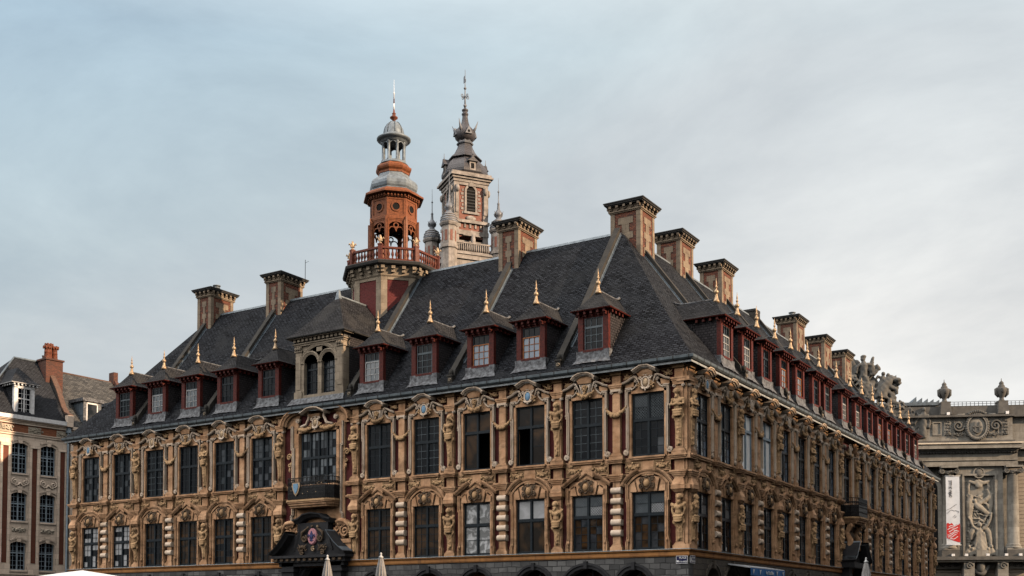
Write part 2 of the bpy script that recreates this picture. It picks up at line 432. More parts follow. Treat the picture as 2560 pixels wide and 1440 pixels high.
def place(me, name, parent=None, loc=(0,0,0), rz=0., sc=None):
    o = bpy.data.objects.new(name, me); COL.objects.link(o)
    o.location = loc; o.rotation_euler = (0, 0, rz)
    if sc: o.scale = sc
    if parent: o.parent = parent
    return o
def empty(name, label, cat, loc=(0,0,0), rz=0., group=None):
    o = place(None, name, None, loc, rz); return tag(o, label, cat, group)
def tag(o, label=None, cat=None, group=None, kind=None):
    if label: o['label'] = label
    if cat: o['category'] = cat
    if group: o['group'] = group
    if kind: o['kind'] = kind
    return o
def carved(mb, name, voxel, mat, rough=0.):
    """one continuous carved surface out of overlapping masses"""
    me = bpy.data.meshes.new(name+'_draft'); me.from_pydata(mb.v, [], mb.f)
    bm = bmesh.new(); bm.from_mesh(me); bmesh.ops.recalc_face_normals(bm, faces=bm.faces); bm.to_mesh(me); bm.free()
    ob = bpy.data.objects.new(name+'_draft', me); COL.objects.link(ob)
    md = ob.modifiers.new('r', 'REMESH'); md.mode = 'VOXEL'; md.voxel_size = voxel; md.use_smooth_shade = True
    dg = bpy.context.evaluated_depsgraph_get()
    res = bpy.data.meshes.new_from_object(ob.evaluated_get(dg))
    bpy.data.objects.remove(ob); bpy.data.meshes.remove(me)
    res.name = name; res.materials.clear(); res.materials.append(MATS[mat])
    n = len(res.vertices)
    if rough and n:
        co = np.empty(n*3); res.vertices.foreach_get('co', co); co = co.reshape(-1, 3)
        no = np.empty(n*3); res.vertices.foreach_get('normal', no); no = no.reshape(-1, 3)
        f = 2.2/voxel/6
        w = np.sin(co[:, 0]*f*1.1+np.sin(co[:, 2]*f*.5)*2)*np.sin(co[:, 2]*f*.8+co[:, 1]*f)+.6*np.sin(co[:, 0]*f*2.3+co[:, 2]*f*1.7)
        co += no*(w*rough)[:, None]
        res.vertices.foreach_set('co', co.ravel())
    res.polygons.foreach_set('use_smooth', [True]*len(res.polygons)); res.update()
    return res
def spiral(cx, cz, r0, turns, hand=1, start=0., y=0., n=18, end=.12):
    """points of a volute winding inwards in the facade plane"""
    pts = []
    for i in range(n+1):
        t = i/n; a = start + hand*2*math.pi*turns*t; r = r0*(1-t)+r0*end*t
        pts.append((cx+r*math.cos(a), y, cz+r*math.sin(a)))
    return pts
def cat_pts(x0, z0, x1, z1, sag, n, y=0.):
    return [(x0+(x1-x0)*t, y, z0+(z1-z0)*t-sag*4*t*(1-t)) for t in [i/(n-1) for i in range(n)]]
def hit_plane(u, v, p0, nrm):
    F0 = Vector((-math.sin(YAW), math.cos(YAW), 0)); R = Vector((math.cos(YAW), math.sin(YAW), 0)); Z = Vector((0,0,1))
    d = F0*math.cos(PITCH)+Z*math.sin(PITCH) + R*((u-1280)/FPX) + (Z*math.cos(PITCH)-F0*math.sin(PITCH))*((PY-v)/FPX)
    return CAM + d*((p0-CAM).dot(nrm)/d.dot(nrm))
# ------------------------------------------------------------------ ground and square
g = MB(); g.quad((-1500,-1500,0), (1500,-1500,0), (1500,1500,0), (-1500,1500,0), 'asphalt')
tag(g.build('ground'), kind='structure')
g = MB(); g.quad((-120,-110,.004), (19,-110,.004), (19,90,.004), (-120,90,.004), 'square_paving')
tag(g.build('square_pavement'), kind='structure')

# ================================================================== the exchange
EX = empty('exchange_building', 'ornate brick and ochre stone exchange with slate roof, red dormers and many chimneys', 'building', (-22.5, 27, 0))
def ex(o, parent=None):
    """make o a part of the exchange, or a sub-part of a part of it"""
    if parent is None:
        o.parent = EX; o.matrix_parent_inverse = Matrix.Translation(EX.location).inverted()
    else:
        o.parent = parent; o.matrix_parent_inverse = (Matrix.Translation(parent.location) @ parent.rotation_euler.to_matrix().to_4x4()).inverted()
    return o
X0, X1, Y0, Y1 = -44.6, -0.4, 0.4, 53.75
def at_front(me, name, x, parent=None, z=0.): return ex(place(me, name, None, (x, Y0, z), 0), parent)
def at_side(me, name, y, parent=None, z=0.): return ex(place(me, name, None, (X1, y, z), rad(90)), parent)
def sub(me, name, par, sc=None):
    """a sub-part that sits exactly where its part sits"""
    o = place(me, name, None, par.location, par.rotation_euler.z, sc)
    return ex(o, par)
MIR = Matrix.Diagonal((-1, 1, 1, 1))
def both(half, into):
    into.join(half); into.join(half, MIR)

# ---- openings
FW = [-2.42 - 3.2*k for k in range(6)]
FP = [-0.82 - 3.2*k for k in range(7)]                 # pilasters, right half
FC = -22.82
FW += [-27.17 - 3.1*k for k in range(6)]
FP += [-25.62 - 3.1*k for k in range(7)]
SP = [.82 + 3.0*k for k in range(9)] + [28.85 + 3.0*k for k in range(9)]
SP[17] = Y1 - .42
SW = [(SP[k]+SP[k+1])/2 for k in range(8)] + [(SP[k]+SP[k+1])/2 for k in range(9, 17)]
SC = (SP[8]+SP[9])/2
LZ0, LZ1, UZ0, UZ1, HW = 4.72, 7.42, 9.08, 12.06, .84

def wall(a, b, z0, z1, holes, mat, y0=.18, y1=.5):
    m = MB(); holes = sorted(holes); x = a
    for h in holes:
        if h[0] > x: m.box(x, h[0], y0, y1, z0, z1, mat)
        c = z0
        for q0, q1 in sorted(h[2]):
            m.box(h[0], h[1], y0, y1, c, q0, mat); c = q1
        m.box(h[0], h[1], y0, y1, c, z1, mat); x = h[1]
    m.box(x, b, y0, y1, z0, z1, mat)
    return m
zz = [(LZ0, LZ1), (UZ0, UZ1)]
fh = [(x-HW-.1, x+HW+.1, zz) for x in FW] + [(FC-1.45, FC+1.45, [(8.06, 12.02)])]
m = wall(X0+.18, X1-.18, 4.4, 13.15, fh, 'maroon_brick'); m.x = None
ex(place(m.mesh('front_wall'), 'front_wall', None, (0, Y0, 0)))
sh = [(y-HW-.1, y+HW+.1, zz) for y in SW] + [(SC-.95, SC+.95, [(8.0, 12.02)])]
m = wall(Y0+.5, Y1-.18, 4.4, 13.15, sh, 'maroon_brick')
ex(place(m.mesh('side_wall'), 'side_wall', None, (X1, 0, 0), rad(90)))
m = MB()
m.box(X0+.18, X0+.5, Y0+.5, Y1-.5, 0, 13.15, 'maroon_brick'); m.box(X0+.18, X1-.5, Y1-.5, Y1-.18, 0, 13.15, 'maroon_brick')
m.box(X0+14, X1-14, Y0+14, Y0+14.3, 0, 13.4, 'maroon_brick'); m.box(X0+14, X1-14, Y1-14.3, Y1-14, 0, 13.4, 'maroon_brick')
m.box(X0+14, X0+14.3, Y0+14.3, Y1-14.3, 0, 13.4, 'maroon_brick'); m.box(X1-14.3, X1-14, Y0+14.3, Y1-14.3, 0, 13.4, 'maroon_brick')
m.box(X0+.6, X1-.6, Y0+1.6, Y0+1.7, 0, 13.2, 'interior_dark'); m.box(X1-1.7, X1-1.6, Y0+1.75, Y1-.6, 0, 13.2, 'interior_dark')
ex(m.build('rear_wall'))

def ring(m, prof, mat, r=(X0, X1, Y0, Y1)):
    n = len(prof); vs = []
    for o, z in prof: vs += [(r[0]-o, r[2]-o, z), (r[1]+o, r[2]-o, z), (r[1]+o, r[3]+o, z), (r[0]-o, r[3]+o, z)]
    fs = []
    for i in range(n):
        j = (i+1) % n
        for k in range(4): fs.append((i*4+k, i*4+(k+1) % 4, j*4+(k+1) % 4, j*4+k))
    m.add(vs, fs, mat)
m = MB(); ring(m, [(-.3, 4.36), (.02, 4.36), (.05, 4.42), (.05, 4.56), (.13, 4.62), (.13, 4.67), (-.3, 4.69)], 'band_stone'); ex(m.build('band_course'))
m = MB(); ring(m, [(.131, 4.672), (.16, 4.672), (.16, 4.69), (.12, 4.70), (.0, 4.70), (.0, 4.692), (.12, 4.69)], 'fascia_board'); ex(m.build('lead_flashing'))
m = MB()
ring(m, [(-.3, 8.80), (-.10, 8.80), (-.07, 8.86), (-.07, 9.04), (-.3, 9.04)], 'ochre_stone')
ring(m, [(-.3, 8.16), (-.12, 8.16), (-.08, 8.22), (-.08, 8.27), (-.12, 8.29), (-.3, 8.29)], 'ochre_stone')
ex(m.build('string_course'))
m = MB()
ring(m, [(-.3, 13.02), (-.12, 13.02), (-.08, 13.1), (.04, 13.14), (.04, 13.19), (.16, 13.24), (.16, 13.36), (-.3, 13.36)], 'eave_stone')
ring(m, [(.17, 13.30), (.30, 13.30), (.30, 13.36), (.17, 13.36)], 'interior_dark')
ex(m.build('eave_cornice'))
m = MB()
ring(m, [(.26, 13.16), (.345, 13.14), (.345, 13.245), (.26, 13.255)], 'fascia_board')
gp = [(.28, 13.262), (.44, 13.262), (.50, 13.33), (.50, 13.445), (.46, 13.462), (.40, 13.40), (.28, 13.40)]
ring(m, gp, 'gutter_metal')
x = X0
while x < X1+.3:
    m.prism([(Y0-o*1.02, z-.004 if z < 13.3 else z+.008) for o, z in gp[1:5]], x, x+.045, 'cap_stone', 'x'); x += .78
y = Y0
while y < Y1:
    m.prism([(X1+o*1.02, z-.004 if z < 13.3 else z+.008) for o, z in gp[1:5]], y, y+.045, 'cap_stone', 'y'); y += .78
ex(m.build('gutter'))

# ---- ground storey with arches
def arcade(a, b, ztop, arches, mat, trim):
    """arches: (centre, half width, springing height); solid wall with real openings"""
    m = MB(); x = a
    for c, r, zs in sorted(arches):
        m.box(x, c-r, 0., .5, 0, ztop, mat)
        n = 14
        pts = [(c-r*math.cos(math.pi*i/n), zs+r*math.sin(math.pi*i/n)) for i in range(n+1)]
        for i in range(n):
            (xa, za), (xb, zb) = pts[i], pts[i+1]
            m.add([(xa,0.,za),(xb,0.,zb),(xb,0.,ztop),(xa,0.,ztop),(xa,.5,za),(xb,.5,zb),(xb,.5,ztop),(xa,.5,ztop)],
                  [(0,1,2,3),(7,6,5,4),(0,4,5,1)], mat)
        x = c+r
    m.box(x, b, 0., .5, 0, ztop, mat)
    for c, r, zs in arches:
        path = [(c-r, 0)] + [(c-r*math.cos(math.pi*i/n), zs+r*math.sin(math.pi*i/n)) for i in range(n+1)] + [(c+r, 0)]
        m.sweep(path, [(0.012, -.03), (.16, -.03), (.16, .1), (0.012, .1)], trim)
        m.sweep(path[1:-1], [(.165, -.09), (.27, -.07), (.27, .1), (.165, .1)], trim)
        m.box(c-.09, c+.09, -.14, .1, zs+r-.02, zs+r+.34, trim)
    return m
fa = [(-3.15, .82, 2.98), (-5.67, 1.30, 2.60), (-8.6, .95, 2.95)] + [(x, .92, 2.95) for x in (-12.0, -15.0, -18.5, -27.2, -30.5, -33.6, -36.7, -39.8, -42.8)]
fa += [(FC, 1.25, 3.25)]
m = arcade(X0+.02, X1-.02, 4.36, fa, 'sandstone_blocks', 'black_stone')
gs = ex(place(m.mesh('ground_storey'), 'ground_storey', None, (0, Y0+.02, 0)))
sa = [(3.35, .8, 3.12), (5.85, 1.0, 2.95), (8.9, .95, 2.9)] + [(y, .95, 2.95) for y in (12.1, 15.1, 18.1, 21.1, 32.0, 35.0, 38.0, 41.0, 44.0, 47.0, 50.0)] + [(SC, 1.1, 3.1)]
m = arcade(Y0+.54, Y1-.02, 4.36, sa, 'side_sandstone_blocks', 'side_sandstone_blocks')
ss = ex(place(m.mesh('ground_storey'), 'ground_storey', None, (X1-.02, 0, 0), rad(90)))
m = MB()
for x in (-15.0, -18.5, -12.0): m.box(x-.9, x+.9, .9, .95, 0, 3.86, 'warm_panel')
for x in (-3.15, -5.67, -8.6): m.box(x-1.2, x+1.2, .75, .8, 0, 3.72, 'window_glass'); m.box(x-1.25, x+1.25, .68, .74, 3.0, 3.1, 'window_paint'); m.box(x-.04, x+.04, .68, .74, 0, 4.2, 'window_paint')
ex(place(m.mesh('arcade_shopfront'), 'arcade_shopfront', None, (0, Y0+.02, 0)))

# ---- windows: frame (part) and panes (sub-part)
def window(hw, z0, z1, nl, tz, cols, rb, rt, diamond=0, frame='window_paint', pane='window_glass', bars='window_paint', y=.19, tilt=.012, seed=1, gone=(), bw=.022):
    """nl lights side by side, a transom at tz; rows rb below and rt above; gone = opened lights (column, 0 low / 1 high)"""
    rnd = random.Random(seed); f = MB(); p = MB(); fw = .075
    f.box(-hw, hw, y-.02, y+.08, z0, z0+fw, frame); f.box(-hw, hw, y-.02, y+.08, z1-fw, z1, frame)
    f.box(-hw, -hw+fw, y-.02, y+.08, z0+fw, z1-fw, frame); f.box(hw-fw, hw, y-.02, y+.08, z0+fw, z1-fw, frame)
    f.box(-hw+fw, hw-fw, y-.05, y+.08, tz-.06, tz+.06, frame)
    lw = (2*hw-2*fw)/nl
    for i in range(1, nl): f.box(-hw+fw+i*lw-.05, -hw+fw+i*lw+.05, y-.04, y+.075, z0+fw, z1-fw, frame)
    for i in range(nl):
        xa = -hw+fw+i*lw + (.05 if i else 0); xb = -hw+fw+(i+1)*lw - (.05 if i < nl-1 else 0)
        for up, (za, zb, rows) in enumerate(((z0+fw, tz-.06, rb), (tz+.06, z1-fw, rt))):
            if (i, up) in gone: continue
            f.box(xa, xa+.03, y, y+.06, za, zb, frame); f.box(xb-.03, xb, y, y+.06, za, zb, frame)
            f.box(xa+.03, xb-.03, y, y+.06, za, za+.035, frame); f.box(xa+.03, xb-.03, y, y+.06, zb-.035, zb, frame)
            cw = (xb-xa)/cols; rh = (zb-za)/rows; dm = diamond == 2 or (diamond == 1 and up)
            if dm:
                st = .105; k = -int((zb-za)/st)
                W, H = xb-xa, zb-za
                for sgn in (1, -1):
                    c = -H
                    while c < W:
                        t0, t1 = max(0, -c), min(H, W-c)
                        if t1 > t0:
                            a = (xa+c+t0, za+t0); b = (xa+c+t1, za+t1)
                            if sgn < 0: a = (xa+xb-a[0], a[1]); b = (xa+xb-b[0], b[1])
                            d = Vector((b[0]-a[0], b[1]-a[1])).normalized()*.0085; nn = (-d.y, d.x)
                            f.add([(a[0]+nn[0], y+.012, a[1]+nn[1]), (a[0]-nn[0], y+.012, a[1]-nn[1]), (b[0]-nn[0], y+.012, b[1]-nn[1]), (b[0]+nn[0], y+.012, b[1]+nn[1])], [(0,1,2,3)], 'gutter_metal')
                        c += st*1.25
                rows = 2 if rows > 2 else rows
                for r in range(1, rows): f.box(xa, xb, y+.006, y+.05, za+r*(zb-za)/rows-.012, za+r*(zb-za)/rows+.012, bars)
                rh = (zb-za)/rows; cw = xb-xa; cc = 1
            else:
                cc = cols
                for c in range(1, cols): f.box(xa+c*cw-bw/2, xa+c*cw+bw/2, y+.01, y+.05, za, zb, bars)
                for r in range(1, rows): f.box(xa, xb, y+.012, y+.048, za+r*rh-bw/2, za+r*rh+bw/2, bars)
            for c in range(cc):
                for r in range(rows):
                    t1, t2 = rnd.uniform(-tilt, tilt), rnd.uniform(-tilt, tilt)
                    x0, x1, q0, q1 = xa+c*cw, xa+(c+1)*cw, za+r*rh, za+(r+1)*rh
                    dx, dz = (x1-x0)/2*math.sin(t1), (q1-q0)/2*math.sin(t2); yy = y+.034
                    g = pane[up] if isinstance(pane, dict) else pane
                    g = g if isinstance(g, str) else g[rnd.randrange(len(g))]
                    p.quad((x0, yy-dx-dz, q0), (x1, yy+dx-dz, q0), (x1, yy+dx+dz, q1), (x0, yy-dx+dz, q1), g)
    return f.mesh('window'), p.mesh('glass_pane')
UT, LT = 10.78, 6.35
WU = [window(HW, UZ0, UZ1, 2, UT, 2, 4, 3, seed=k, bars=b, pane=p) for k, (b, p) in enumerate((
    ('window_paint', 'window_glass'), ('gutter_metal', 'window_glass'), ('window_paint', ('window_glass', 'window_glass', 'pale_glass')), ('window_paint', ('pale_glass', 'pale_glass', 'window_glass'))))]
WUd = window(HW, UZ0, UZ1, 2, UT, 2, 4, 3, diamond=1, seed=8, pane=('window_glass', 'window_glass', 'pale_glass'))
WSD = window(HW, UZ0, UZ1, 2, UT, 2, 4, 3, diamond=1, seed=8, bars='gutter_metal', pane=('dim_glass', 'dim_glass', 'bright_glass'))
WUp = window(HW, UZ0, UZ1, 2, 11.0, 1, 1, 1, seed=9, pane='warm_glass', gone=((1, 0),))
WUq = window(HW, UZ0, UZ1, 2, 11.0, 1, 2, 1, seed=10, pane='warm_glass', gone=((0, 0),))
WUb = window(HW, UZ0, UZ1, 2, 11.15, 1, 1, 1, seed=11, pane='painted_sky_glass', frame='blue_grey_paint')
WL = [window(HW, LZ0, LZ1, 2, LT, 2, 4, 3, seed=20+k, pane=p) for k, p in enumerate((
    ('warm_glass',), ('warm_glass', 'warm_glass', 'window_glass'), ('curtain_glass', 'curtain_glass', 'window_glass')))]
WLd = window(HW, LZ0, LZ1, 2, LT, 2, 4, 3, diamond=1, seed=28, pane={0: ('warm_glass', 'warm_glass', 'pale_glass'), 1: ('dim_glass', 'curtain_glass')})
WLs = window(HW, LZ0, LZ1, 2, 6.25, 1, 2, 1, seed=29, pane='sheet_glass')
WLk = window(HW, LZ0, LZ1, 2, LT, 1, 1, 1, seed=30, pane={0: 'warm_glass', 1: 'curtain_glass'})
WSU = [window(HW, UZ0, UZ1, 2, UT, 2, 4, 3, seed=60+k, bars=b, pane=p) for k, (b, p) in enumerate((('gutter_metal', ('dim_glass', 'dim_glass', 'pale_glass')), ('window_paint', ('dim_glass', 'bright_glass')), ('gutter_metal', ('dim_glass', 'pale_glass'))))]
WSL = [window(HW, LZ0, LZ1, 2, LT, 2, 4, 3, seed=70+k, bars=b, pane=p) for k, (b, p) in enumerate((('gutter_metal', {0: 'pale_glass', 1: 'dim_glass'}), ('window_paint', {0: 'window_glass', 1: 'bright_glass'}), ('gutter_metal', ('dim_glass', 'pale_glass'))))]
WC = window(1.32, 8.15, UZ1, 4, 10.55, 2, 5, 3, seed=40, pane=('window_glass', 'dim_glass', 'pale_glass'))
WS = window(.9, 8.1, UZ1, 2, 10.7, 2, 6, 3, seed=41)

# ---- carved ornament shared by many bays
def garland(m, x0, x1, z, sag, y, mat, seed, n=15, r=.075):
    rnd = random.Random(seed)
    for i, p in enumerate(cat_pts(x0, z, x1, z, sag, n, y)):
        t = i/(n-1); rr = r*(.55+.75*math.sin(math.pi*t))
        m.ell((p[0]+rnd.uniform(-.02, .02), p[1]-rr*.5, p[2]+rnd.uniform(-.03, .03)), rr*rnd.uniform(.85, 1.2), mat, seg=7, rings=5)
        if .2 < t < .8: m.ell((p[0]+rnd.uniform(-.06, .06), p[1]-rr*.3, p[2]+rnd.uniform(-.09, .09)), rr*rnd.uniform(.6, .9), mat, seg=6, rings=4)
def fruit(m, cx, cz, w, h, y, mat, seed, n=22):
    rnd = random.Random(seed)
    for i in range(n):
        a = rnd.gauss(0, .36); b = rnd.gauss(0, .33)
        r = rnd.uniform(.035, .075)
        m.ell((cx+a*w*.6, y-r*.4, cz+b*h*.6), (r*rnd.uniform(.8, 1.5), r, r), mat, (0, rnd.uniform(-1, 1), 0), seg=7, rings=5)
    for s in (-1, 1):
        m.tube(cat_pts(cx+s*w*.5, cz+h*.42, cx+s*w*.1, cz+h*.1, .05, 6, y-.02), [.015, .03, .04, .04, .03, .02], mat, 6)
        m.tube(spiral(cx+s*w*.42, cz-h*.18, .10, 1.2, s, 1.5, y-.02), .02, mat, 5)
def volute(m, cx, cz, r, hand, y, mat, start=math.pi/2, turns=1.9, thick=.03):
    m.lathe([(r*.98, 0), (r*.98, .07), (r*.9, .09)], (0, 0, 0), 16, mat) if False else None
    m.prism([(cx+r*math.cos(2*math.pi*i/18), cz+r*math.sin(2*math.pi*i/18)) for i in range(18)], y+.05, y+.2, mat)
    m.tube(spiral(cx, cz, r-.02, turns, hand, start, y+.05, 26, .1), [thick]*27, mat, 6)
    m.ell((cx, y+.04, cz), .035, mat, seg=7, rings=5)
STEP = [(0., .14), (.0, -.03), (.03, -.055), (.04, -.025), (.075, -.035), (.085, -.075), (.12, -.075), (.12, .14)]
THIN = [(0., .14), (.0, -.02), (.02, -.045), (.045, -.045), (.052, -.015), (.07, -.015), (.07, .14)]
RAKE = [(0., .16), (0., -.05), (.05, -.08), (.06, -.12), (.10, -.15), (.14, -.17), (.16, -.17), (.16, .16)]

def upper_surround(kind):
    m = MB(); h = MB()
    # inner jambs and lintel
    h.prism([(-.83, 9.02), (-.83, 12.04), (-.97, 12.04), (-.97, 9.02)], .04, .42, 'ochre_stone', bev=.015)
    h.box(-1.05, -.95, .09, .3, 9.05, 12.3, 'ochre_stone')
    # moulded outer frame, with an ear at the top
    h.sweep([(-.945, 9.48), (-.945, 11.45), (-.99, 11.45), (-.99, 12.14), (-.86, 12.14)], STEP, 'pale_moulding')
    volute(h, -1.10, 9.30, .14, -1, -.05, 'pale_moulding', thick=.022)
    h.prism([(-1.06, 9.42), (-.96, 9.42), (-.95, 9.75), (-1.06, 9.75)], -.03, .15, 'pale_moulding')
    h.ell((-1.13, .0, 11.32), (.05, .05, .09), 'pale_moulding', seg=7, rings=5); h.ell((-1.14, .0, 11.2), .04, 'pale_moulding', seg=6, rings=4)
    # fret up to the broken half pediment
    h.sweep([(-1.12, 12.28), (-.86, 12.28), (-.80, 12.18), (-.62, 12.28), (-.46, 12.50)], THIN, 'pale_moulding')
    h.prism([(-1.14, 12.34), (-.70, 12.34), (-.66, 12.62), (-1.14, 12.50)], .0, .3, 'ochre_stone', bev=.015)
    h.sweep([(-1.20, 12.47), (-.95, 12.54), (-.75, 12.66), (-.60, 12.72), (-.52, 12.66)], [(0, .2), (0, -.08), (.03, -.16), (.09, -.2), (.11, -.2), (.11, .2)], 'pale_moulding')
    volute(h, -.54, 12.62, .085, 1, -.14, 'pale_moulding', 1.2, 1.4, .02)
    # fruit above, on the brick
    fruit(h, -1.02, 12.86, .42, .28, .10, 'carved_stone', 5+kind, 12)
    h.tube([( -1.2, .08, 12.76), (-.95, .04, 12.84), (-.7, .06, 13.0)], [.025, .045, .025], 'carved_stone', 6)
    both(h, m)
    m.box(-.84, .84, .02, .42, 12.04, 12.18, 'ochre_stone')
    m.prism([(-.92, 12.16), (.92, 12.16), (.62, 12.3), (.42, 12.62), (-.42, 12.62), (-.62, 12.3)], .06, .5, 'ochre_stone')
    # crest on a spreading block
    m.prism([(-.24, 12.16), (.24, 12.16), (.27, 12.45), (.36, 12.78), (-.36, 12.78), (-.27, 12.45)], -.12, .2, 'pale_moulding' if kind == 0 else 'ochre_stone', bev=.03)
    for s in (-1, 1):
        m.tube([(s*.30, -.06, 12.2), (s*.34, -.1, 12.42), (s*.42, -.14, 12.62), (s*.52, -.16, 12.82)], [.032, .03, .034, .04], 'pale_moulding', 6)
        m.tube([(s*.18, -.14, 12.2), (s*.2, -.15, 12.45), (s*.27, -.18, 12.72)], [.022, .022, .026], 'pale_moulding', 6)
    m.frus((0, -.05), .70, .30, 12.76, (0, -.08), .80, .38, 12.93, 'ochre_stone')
    if kind == 0:
        arc = [(-.55, 12.90), (-.44, 13.02), (-.25, 13.11), (0, 13.14), (.25, 13.11), (.44, 13.02), (.55, 12.90)]
    else:
        arc = [(-.56, 12.93), (-.16, 13.13), (.16, 13.13), (.56, 12.93)]
    m.sweep(arc, [(-.03, .1), (-.03, -.26), (.02, -.30), (.03, -.36), (.08, -.40), (.10, -.44), (.14, -.44), (.14, .1)], 'pale_moulding')
    m.prism([(-.40, 12.9)]+[(a, b-.02) for a, b in arc if abs(a) < .5]+[(.40, 12.9)], -.20, .1, 'ochre_stone')
    # sill
    m.box(-.92, .92, -.10, .40, 8.98, 9.06, 'ochre_stone'); m.box(-.86, .86, -.05, .3, 8.90, 8.98, 'ochre_stone')
    return m.mesh('window_surround')
def mask_crest(k):
    m = MB(); y = -.16; z = 12.46
    m.ell((0, y, z), (.115, .10, .17), 'carved_stone'); m.ell((0, y-.1, z-.01), (.03, .05, .06), 'carved_stone', seg=7, rings=5)
    for s in (-1, 1):
        m.ell((s*.05, y-.085, z+.05), (.04, .03, .018), 'carved_stone', seg=7, rings=5); m.ell((s*.06, y-.08, z-.05), .035, 'carved_stone', seg=7, rings=5)
        m.ell((s*.12, y, z+.1), (.05, .06, .09), 'carved_stone', seg=7, rings=5)
    m.ell((0, y-.02, z+.16), (.12, .09, .07), 'carved_stone', seg=8, rings=5); m.ell((0, y-.05, z-.17), (.07, .06, .1), 'carved_stone', seg=8, rings=5)
    garland(m, -.46, .46, 12.36, .22, -.10, 'carved_stone', 40+k, 17, .085)
    return m.mesh('mask_crest')
def shield_crest(col, k):
    m = MB(); z = 12.48
    m.ell((0, -.17, z), (.15, .06, .21), col, seg=14, rings=9)
    m.sweep([(.19*math.sin(a)*1., z+.26*math.cos(a)) for a in [2*math.pi*i/20 for i in range(20)]], [(-.03, -.1), (-.03, -.2), (.03, -.2), (.03, -.1)], 'pale_moulding', True)
    rnd = random.Random(k)
    for s in (-1, 1):
        m.tube(spiral(s*.26, z+.22, .10, 1.3, s, 0, -.18), .032, 'pale_moulding', 6); m.tube(spiral(s*.27, z-.10, .12, 1.2, -s, 2, -.16), .034, 'carved_stone', 6)
        m.tube([(s*.2, -.16, z+.3), (s*.1, -.2, z+.36), (0, -.2, z+.33)], .035, 'pale_moulding', 6)
        m.tube([(s*.22, -.16, z-.2), (s*.12, -.2, z-.3), (0, -.2, z-.28)], .04, 'pale_moulding', 6)
        for i in range(5): m.ell((s*rnd.uniform(.32, .46), -.12, z-.12+rnd.uniform(-.12, .1)), rnd.uniform(.04, .07), 'carved_stone', seg=7, rings=5)
    m.ell((0, -.2, z-.34), (.05, .05, .09), 'pale_moulding', seg=7, rings=5)
    return m.mesh('shield_crest')
US = [upper_surround(0), upper_surround(1)]
MASK = [mask_crest(k) for k in range(3)]
SHIELD = {c: shield_crest(c, 3) for c in ('blue_enamel', 'gilding', 'pale_moulding')}

def lower_surround(kind):
    m = MB(); h = MB()
    h.prism([(-.83, 4.68), (-.83, 7.40), (-.95, 7.40), (-.95, 4.68)], .03, .42, 'ochre_stone', bev=.015)
    h.sweep([(-1.00, 4.70), (-1.00, 5.02), (-.96, 5.16), (-.93, 5.35), (-.93, 7.08), (-.99, 7.08), (-.99, 7.80)], STEP, 'ochre_stone')
    h.box(-1.04, -.92, .07, .3, 4.68, 7.8, 'ochre_stone')
    h.ell((-.99, -.02, 5.14), (.06, .08, .1), 'ochre_stone', seg=8, rings=5)
    h.prism([(-.90, 7.40), (-.55, 7.40), (-.68, 7.92), (-.90, 7.78)], .0, .3, 'ochre_stone', bev=.015)
    h.prism([(-.47, 7.40), (-.30, 7.40), (-.36, 8.1), (-.60, 7.98)], -.03, .3, 'ochre_stone', bev=.015)
    # fruit panel in the frieze
    h.box(-1.12, -.36, .08, .25, 8.36, 8.78, 'ochre_stone'); h.sweep([(-1.12, 8.36), (-.36, 8.36), (-.36, 8.78), (-1.12, 8.78)], [(-.0, .1), (0, .04), (-.03, .04), (-.03, .1)], 'carved_stone', True)
    fruit(h, -.74, 8.57, .7, .42, .06, 'carved_stone', 11+kind, 26)
    both(h, m)
    if kind == 0:
        lp = [(-1.24, 7.78), (-.78, 8.10), (-.34, 8.37)]
        for q in (lp, [(-a, b) for a, b in lp][::-1]): m.sweep(q, RAKE, 'ochre_stone')
        m.sweep([(-.34, 8.20), (0, 8.42), (.34, 8.20)], [(0, .12), (0, -.05), (.05, -.08), (.09, -.08), (.09, .12)], 'ochre_stone')
        m.sweep([(-1.06, 7.72), (-.40, 8.10), (0, 8.34), (.40, 8.10), (1.06, 7.72)], [(-.1, .12), (-.1, .0), (0, .0), (0, .12)], 'ochre_stone')
    else:
        R = 1.35; cz = 8.34+.0-R
        a0 = math.acos(1.2/R)
        pts = [(R*math.cos(math.pi-a0-(math.pi-2*a0)*i/14), cz+R*math.sin(math.pi-a0-(math.pi-2*a0)*i/14)+.05) for i in range(15)]
        m.sweep(pts[:6], RAKE, 'ochre_stone'); m.sweep(pts[9:], RAKE, 'ochre_stone')
        m.sweep([(x*.97, z-.03) for x, z in pts], [(-.1, .12), (-.1, .0), (0, .0), (0, .12)], 'ochre_stone')
        m.sweep(pts[5:10], [(-.02, .12), (-.02, -.04), (.05, -.07), (.08, -.07), (.08, .12)], 'ochre_stone')
    m.box(-.31, .31, .02, .3, 8.15, 8.83, 'ochre_stone')
    m.box(-1.0, 1.0, .11, .3, 7.42, 8.1, 'ochre_stone')
    return m.mesh('window_surround')
LS = [lower_surround(0), lower_surround(1)]
